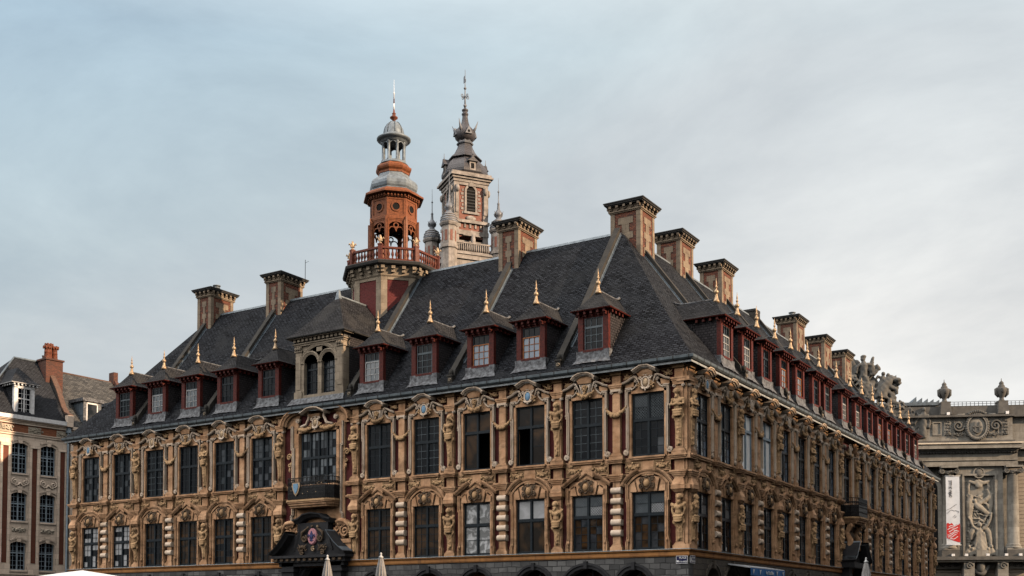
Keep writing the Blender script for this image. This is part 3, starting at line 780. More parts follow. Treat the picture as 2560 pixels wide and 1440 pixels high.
def lower_crest(k):
    m = MB(); z = 7.80; rnd = random.Random(70+k)
    m.ell((0, -.12, z-.02), (.15, .10, .18), 'carved_stone', seg=12, rings=8)
    for s in (-1, 1):
        m.tube(spiral(s*.28, z+.16, .12, 1.4, s, .3, -.1), .035, 'dark_carving', 6); m.tube(spiral(s*.27, z-.16, .13, 1.3, -s, 2, -.1), .035, 'dark_carving', 6)
        m.tube([(s*.1, -.12, z+.26), (s*.22, -.14, z+.06), (s*.2, -.12, z-.15), (s*.06, -.13, z-.28)], [.03, .045, .045, .03], 'dark_carving', 6)
        for i in range(4): m.ell((s*rnd.uniform(.2, .4), -.06, z+rnd.uniform(-.25, .25)), rnd.uniform(.03, .055), 'dark_carving', seg=6, rings=4)
    m.ell((0, -.13, z+.26), (.10, .08, .07), 'dark_carving', seg=8, rings=5)
    m.ell((0, -.14, z+.36), .06, 'carved_stone', seg=7, rings=5); m.ell((0, -.12, z-.3), (.07, .06, .06), 'dark_carving', seg=7, rings=5)
    return m.mesh('cartouche')
LC = [lower_crest(k) for k in range(3)]

# ---- pilasters
def steps(m, z0, z1, w0, w1, d, n, mat):
    for i in range(n):
        t = (i+1)/n; w = w0+(w1-w0)*t
        m.box(-w/2, w/2, -.02-(w-.4)/2*d, .17, z0+(z1-z0)*i/n, z0+(z1-z0)*(i+1)/n-(.0 if i == n-1 else .0), mat)
def upper_pilaster(fig):
    m = MB(); W = .40
    m.box(-.24, .24, .0, .17, 8.29, 8.80, 'ochre_stone')
    steps(m, 8.80, 9.02, .62, .92, .9, 3, 'ochre_stone')
    m.box(-.36, .36, -.10, .17, 9.02, 9.16, 'ochre_stone'); steps(m, 9.16, 9.30, .70, .48, .8, 3, 'ochre_stone')
    m.prism([(-W/2, 9.30), (W/2, 9.30), (W/2, 12.18), (-W/2, 12.18)], -.02, .17, 'ochre_stone', bev=.015)
    m.box(-.27, .27, -.10, .17, 12.22, 12.33, 'pale_moulding' if not fig else 'ochre_stone')
    for s in (-1, 1): volute(m, s*.22, 12.20, .085, -s, -.12, 'pale_moulding', 1.57, 1.5, .018)
    steps(m, 12.33, 12.56, .52, .74, .8, 3, 'ochre_stone')
    m.box(-.22, .22, .0, .17, 12.56, 13.04, 'ochre_stone')
    for i, (w, d) in enumerate(((.56, .10), (.74, .18), (.92, .27))): m.box(-w/2, w/2, -d, .17, 13.0+.11*i, 13.0+.11*(i+1), 'eave_stone')
    return m.mesh('upper_pilaster')
def lower_pilaster(fig):
    m = MB(); W = .40
    m.box(-.32, .32, -.10, .17, 4.70, 4.86, 'ochre_stone'); steps(m, 4.86, 5.0, .60, .44, .8, 3, 'ochre_stone')
    top = 7.95 if not fig else 7.30
    m.prism([(-W/2, 5.0), (W/2, 5.0), (W/2, top), (-W/2, top)], -.02, .17, 'ochre_stone', bev=.015)
    if not fig:
        for i in range(5):
            z = 5.38+.50*i; r = .15
            pts = [(-.02-.13*math.sin(math.pi*j/8), z+r*(1-math.cos(math.pi*j/8))) for j in range(9)]
            m.prism([(.17, z)]+pts+[(.17, z+2*r)], -.265, .265, 'pale_moulding', 'x')
    else:
        m.frus((0, .05), .44, .3, 7.28, (0, .02), .66, .44, 7.42, 'ochre_stone'); m.box(-.34, .34, -.22, .17, 7.42, 7.60, 'ochre_stone')
        m.frus((0, -.02), .66, .42, 7.60, (0, .05), .42, .26, 7.96, 'ochre_stone')
    steps(m, 7.96, 8.29, .46, .86, .8, 4, 'ochre_stone')
    return m.mesh('lower_pilaster')
def herm(kind, lower):
    """carved half figure growing out of a tapering shaft"""
    m = MB(); rnd = random.Random(kind*7+lower); zt = 7.02 if lower else 11.86; zb = 5.05 if lower else 9.4
    y = -.12; E = lambda c, r, rot=None: m.ell(c, r, 'carved_stone', rot, 10, 8)
    tw = (-.05, .05, 0.)[kind % 3]
    E((tw, y-.08, zt), (.11, .125, .15))
    E((tw, y-.19, zt-.02), (.028, .035, .05)); E((tw, y-.04, zt+.08), (.14, .13, .10))
    for i in range(9):
        a = math.pi*i/8; E((tw+.14*math.cos(a), y-.04, zt+.02+.13*math.sin(a)), .05)
    if kind != 1:
        for i in range(7): E((tw+rnd.uniform(-.07, .07), y-.14, zt-.15-rnd.uniform(0, .12)), (.04, .05, .06))
    else:
        for s in (-1, 1): E((s*.14, y-.02, zt-.12), (.04, .06, .14))
    m.tube([(tw, y-.04, zt-.1), (0, y-.02, zt-.26)], [.08, .10], 'carved_stone', 8)
    E((0, y, zt-.34), (.26, .12, .10)); E((0, y-.04, zt-.46), (.20, .14, .18)); E((0, y-.03, zt-.66), (.17, .13, .17))
    for s in (-1, 1):
        E((s*.10, y-.13, zt-.44), (.095, .06, .075) if kind != 1 else (.085, .085, .085))
        E((s*.25, y-.01, zt-.36), (.09, .10, .10))
        if kind == 0:
            m.tube([(s*.27, y, zt-.38), (s*.30, y-.08, zt-.58), (s*.12, y-.17, zt-.60), (-s*.06, y-.18, zt-.55)], [.075, .07, .06, .05], 'carved_stone', 8)
        elif kind == 1:
            if s < 0: m.tube([(s*.27, y, zt-.38), (s*.32, y-.04, zt-.58), (s*.20, y-.14, zt-.76)], [.07, .06, .05], 'carved_stone', 8)
            else: m.tube([(s*.27, y, zt-.36), (s*.33, y-.06, zt-.20), (s*.17, y-.12, zt-.04)], [.07, .06, .05], 'carved_stone', 8)
        else:
            m.tube([(s*.27, y, zt-.36), (s*.31, y, zt-.56), (s*.25, y-.02, zt-.78)], [.075, .065, .05], 'carved_stone', 8)
            m.tube(spiral(s*.3, zt-.3, .09, 1.3, s, 0, y-.05), .035, 'carved_stone', 6)
    # drapery swags at the hips
    for k in range(3):
        z = zt-.82-.11*k; w = .24-.03*k
        pts = [(w*math.sin(a), y-.05-.10*math.cos(a), z-.05*math.cos(a)) for a in [-1.4+2.8*i/8 for i in range(9)]]
        m.tube(pts, [.045]+[.065]*7+[.045], 'carved_stone', 7)
    for s in (-1, 1):
        m.tube(spiral(s*.2, zt-1.12, .10, 1.2, -s, 1.6, y), .04, 'carved_stone', 6)
        m.tube([(s*.22, y-.02, zt-.85), (s*.23, y, zt-1.1), (s*.16, y+.02, zt-1.3)], [.05, .04, .03], 'carved_stone', 6)
    # tapering shaft with hanging drops
    m.add([(-.2, .12, zt-.7), (.2, .12, zt-.7), (.2, y-.05, zt-.7), (-.2, y-.05, zt-.7), (-.13, .12, zb), (.13, .12, zb), (.13, -.05, zb), (-.13, -.05, zb)],
          [(0,1,2,3), (7,6,5,4), (0,4,5,1), (1,5,6,2), (2,6,7,3), (3,7,4,0)], 'carved_stone')
    z = zt-1.25
    while z > zb+.1:
        r = rnd.uniform(.05, .085)*(.7+.5*(z-zb)/(zt-zb)); E((rnd.uniform(-.05, .05), -.10, z), (r*1.2, r, r)); E((rnd.uniform(-.1, .1), -.08, z+.03), r*.7); z -= r*1.3
    E((0, -.1, zb+.1), (.05, .06, .08))
    return carved(m, 'herm_figure', .026, 'carved_stone')
PU = [upper_pilaster(0), upper_pilaster(1)]; PL = [lower_pilaster(0), lower_pilaster(1)]
HU = [herm(k, 0) for k in range(3)]; HL = [herm(k+3, 1) for k in range(3)]
gm = MB(); garland(gm, -.50, .50, 11.42, .34, -.05, 'carved_stone', 3, 19, .085)
for s in (-1, 1): gm.ell((s*.52, -.03, 11.45), (.05, .05, .1), 'carved_stone', seg=7, rings=5); gm.tube([(s*.52, -.02, 11.4), (s*.55, -.02, 11.2)], [.03, .04], 'carved_stone', 6)
GAR = gm.mesh('garland')

def bay(at, c, i, upper, lower, arch_up, shield):
    o = at(US[0 if arch_up else 1], 'window_surround', c)
    sub(MASK[i % 3], 'mask_crest', o) if arch_up else sub(SHIELD[shield], 'shield_crest', o)
    o = at(upper[0], 'window', c); sub(upper[1], 'glass_pane', o)
    o = at(LS[1 if not arch_up else 0], 'window_surround', c); sub(LC[i % 3], 'cartouche', o)
    o = at(lower[0], 'window', c); sub(lower[1], 'glass_pane', o)
def pilaster(at, c, i, fig):
    o = at(PU[fig], 'pilaster', c); sub(HU[i % 3], 'herm_figure', o) if fig else sub(GAR, 'garland', o)
    o = at(PL[fig], 'pilaster', c)
    if fig: sub(HL[(i+1) % 3], 'herm_figure', o)
# front: bays numbered from the corner
up = [WUd, WU[1], WUq, WUp, WU[1], WU[0], WU[3], WU[2], WU[0], WU[1], WU[2], WU[3]]
lo = [WLd, WLd, WLk, WLs, WL[0], WL[0], WL[0], WL[1], WL[0], WL[1], WL[2], WL[2]]
shl = ['gilding', '', 'blue_enamel', '', 'blue_enamel', '', '', 'gilding', '', 'gilding', '', 'blue_enamel']
for i, x in enumerate(FW):
    arch = i in (1, 3, 5, 6, 8, 10)
    bay(at_front, x, i, up[i], lo[i], arch, shl[i] or 'pale_moulding')
for i, x in enumerate(FP): pilaster(at_front, x, i, 1 if i in (0, 2, 4, 6, 7, 9, 11, 13) else 0)
for i, y in enumerate(SW):
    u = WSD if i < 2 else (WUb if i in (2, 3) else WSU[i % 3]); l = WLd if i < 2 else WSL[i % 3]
    bay(at_side, y, i, u, l, i % 2 == 1, 'blue_enamel' if i == 0 else 'pale_moulding')
for i, y in enumerate(SP): pilaster(at_side, y, i, 1 if (i % 2 == 0) == (i < 9) else 0)
# the solid corner between the two end pilasters
m = MB(); m.box(X1-.5, X1-.06, Y0+.06, Y0+.5, 4.70, 13.0, 'ochre_stone')
for z0, z1, o in ((8.80, 9.02, .16), (12.36, 12.56, .14), (4.70, 4.9, .08), (7.42, 7.6, .14)): m.box(X1-.5, X1+o, Y0-o, Y0+.5, z0, z1, 'ochre_stone')
ex(m.build('corner_pier'))
m = MB(); m.box(X0+.06, X0+.5, Y0+.06, Y0+.5, 4.70, 13.0, 'ochre_stone'); ex(m.build('corner_pier'))
# ------------------------------------------------------------------ middle of the front: balcony window over the black portal
m = MB(); h = MB()
h.prism([(-1.40, 8.0), (-1.40, 12.0), (-1.62, 12.0), (-1.62, 8.0)], .0, .5, 'ochre_stone', bev=.03)
h.box(-2.0, -1.60, .06, .3, 7.0, 12.4, 'ochre_stone')
h.sweep([(-1.82, 6.75), (-1.82, 7.25), (-1.72, 7.35), (-1.72, 11.2), (-1.82, 11.2), (-1.82, 12.45)], STEP, 'pale_moulding')
arc = [(-2.42+.0+1.05*(1-math.cos(a)), 12.45+.78*math.sin(a)) for a in [math.pi/2*i/8 for i in range(9)]]
h.sweep(arc, [(-.16, .16), (-.16, -.12), (-.08, -.16), (-.06, -.26), (.02, -.30), (.06, -.36), (.12, -.36), (.12, .16)], 'ochre_stone')
h.prism([(-2.42, 12.36), (-1.45, 12.36), (-1.45, 12.5)]+[(a+.06, b-.1) for a, b in arc[::-1]], .05, .3, 'ochre_stone')
volute(h, -1.42, 12.72, .14, 1, -.14, 'pale_moulding', 1.4, 1.6, .03)
garland(h, -1.40, -.25, 12.30, .16, -.06, 'carved_stone', 9, 16, .1)
h.tube([(-1.2, -.05, 12.35), (-.75, -.06, 12.45), (-.55, -.06, 12.85), (-.62, -.06, 13.05)], [.07, .09, .09, .1], 'pale_moulding', 7)
h.tube(spiral(-2.15, 10.7, .2, 1.4, 1, 0, .05), .05, 'carved_stone', 6); h.tube(spiral(-2.12, 10.25, .14, 1.2, -1, 1, .05), .045, 'carved_stone', 6)
h.ell((-2.1, .04, 9.95), (.07, .06, .14), 'carved_stone', seg=8, rings=5)
both(h, m)
m.box(-1.42, 1.42, -.0, .5, 12.0, 12.2, 'ochre_stone'); m.box(-1.6, 1.6, .08, .3, 12.2, 12.4, 'ochre_stone')
m.box(-1.75, 1.75, .10, .45, 6.7, 8.02, 'ochre_stone')
m.frus((0, .0), .6, .3, 12.75, (0, -.08), .9, .5, 12.95, 'ochre_stone')
m.sweep([(-.85, 12.93), (-.35, 13.16), (0, 13.2), (.35, 13.16), (.85, 12.93)], [(0, .1), (0, -.38), (.05, -.46), (.10, -.54), (.14, -.54), (.14, .1)], 'pale_moulding')
o = at_front(m.mesh('window_surround'), 'window_surround', FC)
c = MB(); c.join(MB())
sub(SHIELD['gilding'], 'shield_crest', o)
o = at_front(WC[0], 'window', FC); sub(WC[1], 'glass_pane', o)

def balcony(hw, dep, z0, shield, parts=True):
    s = MB()
    pl = lambda o: [(-hw-o+.0, .2), (-hw-o, -dep*.55-o), (-hw*.8, -dep-o), (hw*.8, -dep-o), (hw+o, -dep*.55-o), (hw+o, .2)]
    for za, zb, o in ((z0-.10, z0, .08), (z0-.18, z0-.10, .03), (z0-.30, z0-.18, -.05), (z0-.42, z0-.30, -.16)):
        s.prism(pl(o), za, zb, 'ochre_stone' if za < z0-.12 else 'carved_stone', 'z')
    r = MB(); path = pl(0)
    zt = z0+1.22
    def run(a, b):
        n = max(2, int(math.dist(a, b)/.105))
        d = ((b[0]-a[0])/math.dist(a, b), (b[1]-a[1])/math.dist(a, b))
        for i in range(n+1):
            t = i/n; x, y = a[0]+(b[0]-a[0])*t, a[1]+(b[1]-a[1])*t
            bul = .06*math.sin(i*math.pi)  # straight bars
            r.tube([(x, y, z0), (x, y, zt)], .02, 'iron', 5)
            if i < n:
                for zc, rr in ((z0+.92, .075), (z0+.30, .07), (z0+.62, .055)):
                    for hand in (1, -1):
                        sp = spiral(0, 0, rr, 1.1, hand, 1.57, 0, 9, .3)
                        r.tube([(x+d[0]*(.065+p[0]), y+d[1]*(.065+p[0]), zc+p[2]) for p in sp], .021, 'iron', 4)
        nx_, ny_ = -d[1]*.012, d[0]*.012
        r.add([(a[0]-nx_, a[1]-ny_, z0+.05), (b[0]-nx_, b[1]-ny_, z0+.05), (b[0]-nx_, b[1]-ny_, z0+.74), (a[0]-nx_, a[1]-ny_, z0+.74), (a[0]+nx_, a[1]+ny_, z0+.05), (b[0]+nx_, b[1]+ny_, z0+.05), (b[0]+nx_, b[1]+ny_, z0+.74), (a[0]+nx_, a[1]+ny_, z0+.74)], [(0,1,2,3), (7,6,5,4), (3,2,6,7), (0,4,5,1)], 'iron')
        for zz_ in (z0+.04, z0+.50, z0+.76, zt):
            r.tube([(a[0], a[1], zz_), (b[0], b[1], zz_)], .024 if zz_ == zt else .016, 'iron', 6)
    for a, b in zip(path[:-1], path[1:]): run(a, b)
    if shield:
        x, y, z = -hw*.42, -dep-.05, z0+.66
        r.prism([(x-.26, z+.30), (x+.26, z+.30), (x+.31, z+.1), (x+.16, z-.3), (x, z-.46), (x-.16, z-.3), (x-.31, z+.1)], y-.03, y+.02, 'gilding', bev=.01)
        r.prism([(x-.17, z+.24), (x+.17, z+.24), (x+.19, z+.06), (x+.1, z-.22), (x, z-.34), (x-.1, z-.22), (x-.19, z+.06)], y-.06, y-.02, 'blue_enamel', bev=.01)
        rnd = random.Random(4)
        for i in range(16):
            gx = rnd.uniform(-hw*.75, hw*.78)
            if abs(gx-x) > .35: r.ell((gx, -dep-.03, z0+rnd.uniform(.2, 1.0)), (.035, .02, .028), 'gilding', seg=6, rings=4)
    return s.mesh('balcony'), r.mesh('iron_railing')
b = balcony(1.72, .85, 8.1, True)
o = at_front(b[0], 'balcony', FC); sub(b[1], 'iron_railing', o)

# black portal with broken pediment, stone volutes either side
m = MB(); h = MB()
h.box(-2.2, -1.3, -.45, .2, 0, 4.62, 'black_stone'); h.box(-2.35, -1.2, -.55, .2, 4.1, 4.25, 'black_stone')
h.sweep([(-2.72, 5.02), (-2.35, 5.25), (-2.0, 5.55), (-1.7, 5.9), (-1.45, 6.2)], [(-.05, .1), (-.05, -.72), (.03, -.80), (.10, -.92), (.16, -.92), (.16, .1)], 'black_stone')
h.prism([(-2.66, 4.98), (-1.25, 4.98), (-1.25, 6.2), (-1.45, 6.12), (-2.0, 5.45)], -.25, .1, 'black_stone')
h.sweep([(-1.42, 5.3), (-1.22, 5.75), (-1.05, 6.3), (-1.06, 6.85), (-1.22, 6.98)], [(-.1, .1), (-.1, -.25), (.02, -.32), (.07, -.32), (.07, .1)], 'black_stone')
fruit(h, -.72, 5.42, .6, .5, -.34, 'dark_carving', 71, 18)
h.tube(spiral(-.6, 5.95, .22, 1.4, -1, 1, -.36), .05, 'dark_carving', 6); h.tube(spiral(-.75, 5.15, .16, 1.3, 1, 1, -.36), .05, 'dark_carving', 6)
h.tube([(-.4, -.36, 6.5), (-.75, -.36, 6.3), (-.8, -.36, 5.9)], [.05, .08, .05], 'dark_carving', 6)
both(h, m)
m.box(-2.78, 2.78, -.80, .2, 4.86, 5.0, 'black_stone'); m.box(-2.62, 2.62, -.62, .2, 4.62, 4.86, 'black_stone')
m.box(-2.4, 2.4, -.45, .2, 4.40, 4.62, 'black_stone')
m.prism([(-1.4, 5.0), (1.4, 5.0), (1.2, 5.7), (1.04, 6.3), (1.05, 6.85), (-1.05, 6.85), (-1.04, 6.3), (-1.2, 5.7)], -.26, .1, 'black_stone', bev=.03)
m.sweep([(-1.35, 6.92), (-.95, 7.0), (-.6, 7.22), (0, 7.3), (.6, 7.22), (.95, 7.0), (1.35, 6.92)], [(-.14, .1), (-.14, -.3), (-.02, -.42), (.05, -.52), (.12, -.52), (.12, .1)], 'black_stone')
for i in range(12): m.box(-2.5+i*.43, -2.3+i*.43, -.72, -.5, 4.7, 4.84, 'dark_carving')
o = at_front(m.mesh('portal'), 'portal', FC)
q = MB()
q.prism([(.34*math.cos(2*math.pi*i/24), 6.05+.47*math.sin(2*math.pi*i/24)) for i in range(24)], -.40, -.24, 'pink_enamel', bev=.06)
# lily
q.prism([(-.05, 5.78), (.05, 5.78), (.05, 5.98), (.11, 6.2), (0, 6.38), (-.11, 6.2), (-.05, 5.98)], -.43, -.38, 'lily_blue', bev=.012)
for s in (-1, 1):
    q.tube([(s*.05, -.41, 5.96), (s*.12, -.41, 6.1), (s*.2, -.41, 6.16), (s*.24, -.41, 6.06), (s*.2, -.41, 5.98)], [.03, .045, .045, .035, .02], 'lily_blue', 6)
    q.tube([(s*.03, -.41, 5.92), (s*.1, -.41, 5.82), (s*.15, -.41, 5.84)], [.02, .03, .015], 'lily_blue', 6)
q.box(-.15, .15, -.43, -.38, 5.93, 5.98, 'lily_blue')
for p in ((-.3, 6.55), (.02, 6.62), (.42, 6.6)): q.ell((p[0], -.38, p[1]), .075, 'gilding' if p[0] > .2 else 'dark_carving', seg=9, rings=6)
q.tube(spiral(.1, 5.35, .16, 1.3, 1, 1, -.38), .035, 'gilding', 6)
sub(q.mesh('lily_shield'), 'lily_shield', o)
    # lead sheets on the sloping shoulders
for s in (-1, 1):
    m = MB(); pts = [(-2.74, 5.17), (-2.35, 5.42), (-2.0, 5.72), (-1.7, 6.06), (-1.48, 6.34)]
    for (xa, za), (xb, zb) in zip(pts[:-1], pts[1:]):
        if s > 0: xa, xb = -xa, -xb
        m.add([(xa, -.95, za), (xb, -.95, zb), (xb, .1, zb), (xa, .1, za), (xa, -.95, za+.03), (xb, -.95, zb+.03), (xb, .1, zb+.03), (xa, .1, za+.03)],
              [(0,1,2,3), (4,5,6,7), (0,1,5,4), (1,2,6,5), (2,3,7,6), (3,0,4,7)], 'zinc_blue' if s > 0 else 'iron')
    sub(m.mesh('lead_hood'), 'lead_hood', o)
m = MB(); h = MB()
h.box(-2.62, -1.62, -.12, .2, 4.7, 5.7, 'ochre_stone'); h.box(-2.68, -1.56, -.2, .2, 5.64, 5.86, 'ochre_stone')
h.prism([(-1.98+.52*math.cos(2*math.pi*i/22), 6.45+.52*math.sin(2*math.pi*i/22)) for i in range(22)], .0, .3, 'ochre_stone')
h.tube(spiral(-2.12, 6.3, .34, 1.6, -1, 1.0, -.06, 30, .1), .06, 'ochre_stone', 7)
h.tube([(-2.48, -.06, 6.35), (-2.42, -.1, 6.62), (-2.18, -.14, 6.86), (-1.85, -.14, 6.92), (-1.55, -.1, 6.82)], [.07, .10, .13, .13, .1], 'ochre_stone', 8)
for i in range(7):
    a = 2.6-i*.27
    h.tube([(-1.85+.22*math.cos(a), -.1, 6.42+.22*math.sin(a)), (-1.88+.46*math.cos(a), -.14, 6.45+.46*math.sin(a))], [.035, .06], 'ochre_stone', 6)
fruit(h, -1.55, 6.22, .35, .75, -.06, 'ochre_stone', 33, 26)
at_front(h.mesh('volute_console'), 'volute_console', FC); m.join(h, MIR); at_front(m.mesh('volute_console'), 'volute_console', FC)

# middle of the side
m = MB(); h = MB()
h.prism([(-.88, 8.0), (-.88, 12.0), (-1.08, 12.0), (-1.08, 8.0)], .0, .5, 'ochre_stone', bev=.03)
h.box(-1.3, -1.06, .06, .3, 7.0, 12.4, 'ochre_stone'); h.sweep([(-1.12, 7.0), (-1.12, 12.4)], STEP, 'pale_moulding')
arc = [(-1.6+.8*(1-math.cos(a)), 12.45+.72*math.sin(a)) for a in [math.pi/2*i/6 for i in range(7)]]
h.sweep(arc, RAKE, 'ochre_stone'); volute(h, -.8, 12.65, .12, 1, -.14, 'pale_moulding')
garland(h, -.85, -.1, 12.3, .16, -.06, 'carved_stone', 19, 12, .09)
both(h, m); m.box(-.9, .9, 0, .5, 12.0, 12.3, 'ochre_stone'); m.box(-1.1, 1.1, .1, .45, 4.7, 8.02, 'ochre_stone')
o = at_side(m.mesh('window_surround'), 'window_surround', SC); sub(SHIELD['pale_moulding'], 'shield_crest', o)
o = at_side(WS[0], 'window', SC); sub(WS[1], 'glass_pane', o)
b = balcony(1.3, .95, 8.0, False)
o = at_side(b[0], 'balcony', SC); sub(b[1], 'iron_railing', o)
for s in (-1, 1):
    m = MB(); m.tube([(s*.95, .1, 5.9), (s*1.0, -.35, 6.0), (s*.98, -.38, 6.5), (s*.95, -.15, 7.0), (s*.95, -.35, 7.4), (s*.95, -.5, 7.58)], [.16, .22, .2, .16, .2, .22], 'ochre_stone', 8)
    at_side(m.mesh('volute_console'), 'volute_console', SC)
m = MB(); m.ell((-.25, -.1, 6.8), (.25, .2, .35), 'dark_carving'); m.ell((.25, -.1, 6.8), (.25, .2, .35), 'dark_carving')
m.box(-.6, .6, -.05, .2, 6.0, 7.6, 'dark_carving')
at_side(m.mesh('carved_panel'), 'carved_panel', SC)
m = MB(); h = MB()
h.box(-1.75, -1.05, -.5, .2, 0, 4.7, 'black_stone')
h.sweep([(-2.0, 5.05), (-1.6, 5.35), (-1.25, 5.8), (-.9, 6.25)], [(-.05, .1), (-.05, -.85), (.1, -1.0), (.16, -1.0), (.16, .1)], 'black_stone')
both(h, m); m.box(-2.0, 2.0, -.9, .2, 4.7, 5.02, 'black_stone'); m.prism([(-1.9, 5.0), (1.9, 5.0), (.9, 6.2), (-.9, 6.2)], -.3, .1, 'black_stone')
o = at_side(m.mesh('portal'), 'portal', SC)
for s in (-1, 1):
    m = MB(); pts = [(-2.0, 5.22), (-1.6, 5.52), (-1.25, 5.97), (-.95, 6.4)]
    for (xa, za), (xb, zb) in zip(pts[:-1], pts[1:]):
        if s > 0: xa, xb = -xa, -xb
        m.add([(xa, -1.03, za), (xb, -1.03, zb), (xb, .1, zb), (xa, .1, za), (xa, -1.03, za+.03), (xb, -1.03, zb+.03), (xb, .1, zb+.03), (xa, .1, za+.03)],
              [(0,1,2,3), (4,5,6,7), (0,1,5,4), (1,2,6,5), (2,3,7,6), (3,0,4,7)], 'lead' if s < 0 else 'iron')
    sub(m.mesh('lead_hood'), 'lead_hood', o)

# ------------------------------------------------------------------ roof
PROF = [(.0, 13.42), (.5, 13.97), (1.2, 14.87), (2.8, 16.87), (4.5, 19.16), (6.7, 22.1), (7.0, 22.32)]   # distance in from the eave, height
def roof_z(d):
    for (a, b), (c, e) in zip(PROF[:-1], PROF[1:]):
        if d <= c: return b+(e-b)*(d-a)/(c-a)
    return PROF[-1][1]
def roof_d(z):
    for (a, b), (c, e) in zip(PROF[:-1], PROF[1:]):
        if z <= e: return a+(c-a)*(z-b)/(e-b)
    return 7.
m = MB(); ring(m, [(.42-d, z) for d, z in PROF]+[(.42-7.3, 22.1), (.42-14., 13.42)], 'slate'); ex(m.build('roof'))
m = MB(); ring(m, [(.42-6.84, 22.24), (.42-6.9, 22.38), (.42-7.1, 22.38), (.42-7.16, 22.24)], 'lead'); ex(m.build('ridge_cap'))

def parapet(i):
    """raised coping down the slope from the ridge, with its lead flashings; local y runs in from the eave, local z absolute"""
    m = MB(); w = .17
    top = [(d, z+.46) for d, z in PROF[1:-1]]; bot = [(d, z-.3) for d, z in PROF[1:-1]]
    top = [(top[0][0]-.12, top[0][1]-.45)] + top
    bot = [(bot[0][0]-.12, bot[0][1]-.2)] + bot
    m.prism(top + bot[::-1], -w, w, 'coping_stone', 'x')
    f = MB()
    for s in (-1, 1):
        tp = [(d, z+.16) for d, z in PROF[2:-1]]; bt = [(d, z-.2) for d, z in PROF[2:-1]]
        f.prism(tp+bt[::-1], s*(w+.003), s*(w+.03), 'zinc_blue', 'x')
        tp = [(d, z+.035) for d, z in PROF[2:-1]]; bt = [(d, z-.2) for d, z in PROF[2:-1]]
        f.prism(tp+bt[::-1], s*(w+.03), s*(w+.11), 'zinc_blue', 'x')
    k = MB()
    k.box(-.14, .14, .22, .48, 13.5, 14.04, 'coping_stone'); k.box(-.18, .18, .18, .50, 14.04, 14.12, 'coping_stone')
    k.lathe([(.07, 0), (.11, .05), (.12, .14), (.09, .25), (.03, .31)], (0, .34, 14.12), 12, 'coping_stone')
    k.tube(spiral(0, 13.84, .10, 1.2, 1, 0, .20), .026, 'grey_stone', 6)
    return m.mesh('roof_parapet'), f.mesh('parapet_flashing'), k.mesh('kneeler_stone')
PAR = parapet(0)
for x in (-7.1, -13.55, -20.35, -31.75, -38.25):
    o = ex(place(PAR[0], 'roof_parapet', None, (x, 0, 0))); sub(PAR[1], 'parapet_flashing', o); sub(PAR[2], 'kneeler_stone', o)
for y in (7.55, 14.15, 20.7, 27.2, 35.8, 42.9, 48.9):
    o = ex(place(PAR[0], 'roof_parapet', None, (0, y, 0), rad(90))); sub(PAR[1], 'parapet_flashing', o); sub(PAR[2], 'kneeler_stone', o)

# ------------------------------------------------------------------ chimneys
def chimney(w, l, zb=19.5, zt=24.0, pot=False):
    m = MB(); z1 = zt-.62
    m.box(-w/2+.03, w/2-.03, -l/2+.03, l/2-.03, zb, z1, 'chimney_brick')
    q = .26
    for sx in (-1, 1):
        for sy in (-1, 1):
            x0, x1 = sorted((sx*w/2, sx*(w/2-q))); y0, y1 = sorted((sy*l/2, sy*(l/2-q)))
            m.box(x0, x1, y0, y1, zb, z1, 'chimney_stone')
    def inlay(width, fn):
        z = z1-.28; k = 0; a = max(.18, width-2*q-.40)/2
        while z > zb+.4:
            hgt = .36 if k % 2 == 0 else .46; ww = a if k % 2 == 0 else a*.5
            fn(-ww, ww, z-hgt, z); z -= hgt; k += 1
    for s in (-1, 1):
        inlay(w, lambda a, b, c, d: m.box(a, b, min(s*(l/2-.028), s*(l/2-.005)), max(s*(l/2-.028), s*(l/2-.005)), c, d, 'chimney_stone'))
        inlay(l, lambda a, b, c, d: m.box(min(s*(w/2-.028), s*(w/2-.005)), max(s*(w/2-.028), s*(w/2-.005)), a, b, c, d, 'chimney_stone'))
    def slab(o, za, zb_, mat): m.box(-w/2-o, w/2+o, -l/2-o, l/2+o, za, zb_, mat)
    slab(.04, z1, z1+.06, 'chimney_stone'); slab(.09, z1+.06, z1+.13, 'chimney_stone'); slab(.02, z1+.13, z1+.38, 'chimney_stone')
    def mod(x, y, dx, dy):
        m.box(x-.07-max(dx, 0)*.0, x+.07, y-.07, y+.07, z1+.17, z1+.38, 'chimney_stone')
        m.box(x-.07+dx*.08, x+.07+dx*.08, y-.07+dy*.08, y+.07+dy*.08, z1+.26, z1+.38, 'chimney_stone')
    n = max(3, round(w/.42)); e = .07
    for i in range(n+1):
        x = -w/2+.06+(w-.12)*i/n
        for s in (-1, 1): mod(x, s*(l/2+e), 0, s)
    n = max(3, round(l/.42))
    for i in range(n+1):
        y = -l/2+.06+(l-.12)*i/n
        for s in (-1, 1): mod(s*(w/2+e), y, s, 0)
    slab(.20, z1+.38, z1+.44, 'cap_stone'); slab(.26, z1+.44, z1+.52, 'cap_stone'); slab(.30, z1+.52, z1+.58, 'cap_stone')
    m.frus((0, 0), w+.5, l+.5, z1+.58, (0, 0), w*.6, l*.6, z1+.68, 'cap_stone')
    if pot: m.lathe([(.16, 0), (.16, .22), (.24, .22), (.24, .28), (.15, .30), (.15, .38), (.27, .38), (.27, .43), (.05, .45)], (.1, 0, z1+.64), 14, 'lead')
    # lead at the foot
    return m.mesh('chimney')
CHF, CHS, CHC = chimney(1.32, 2.05), chimney(1.5, 1.95, zt=24.25), chimney(1.8, 1.76, zt=24.0)
CHFp, CHSp = chimney(1.32, 2.05, pot=True), chimney(1.5, 1.95, zt=24.25, pot=True)
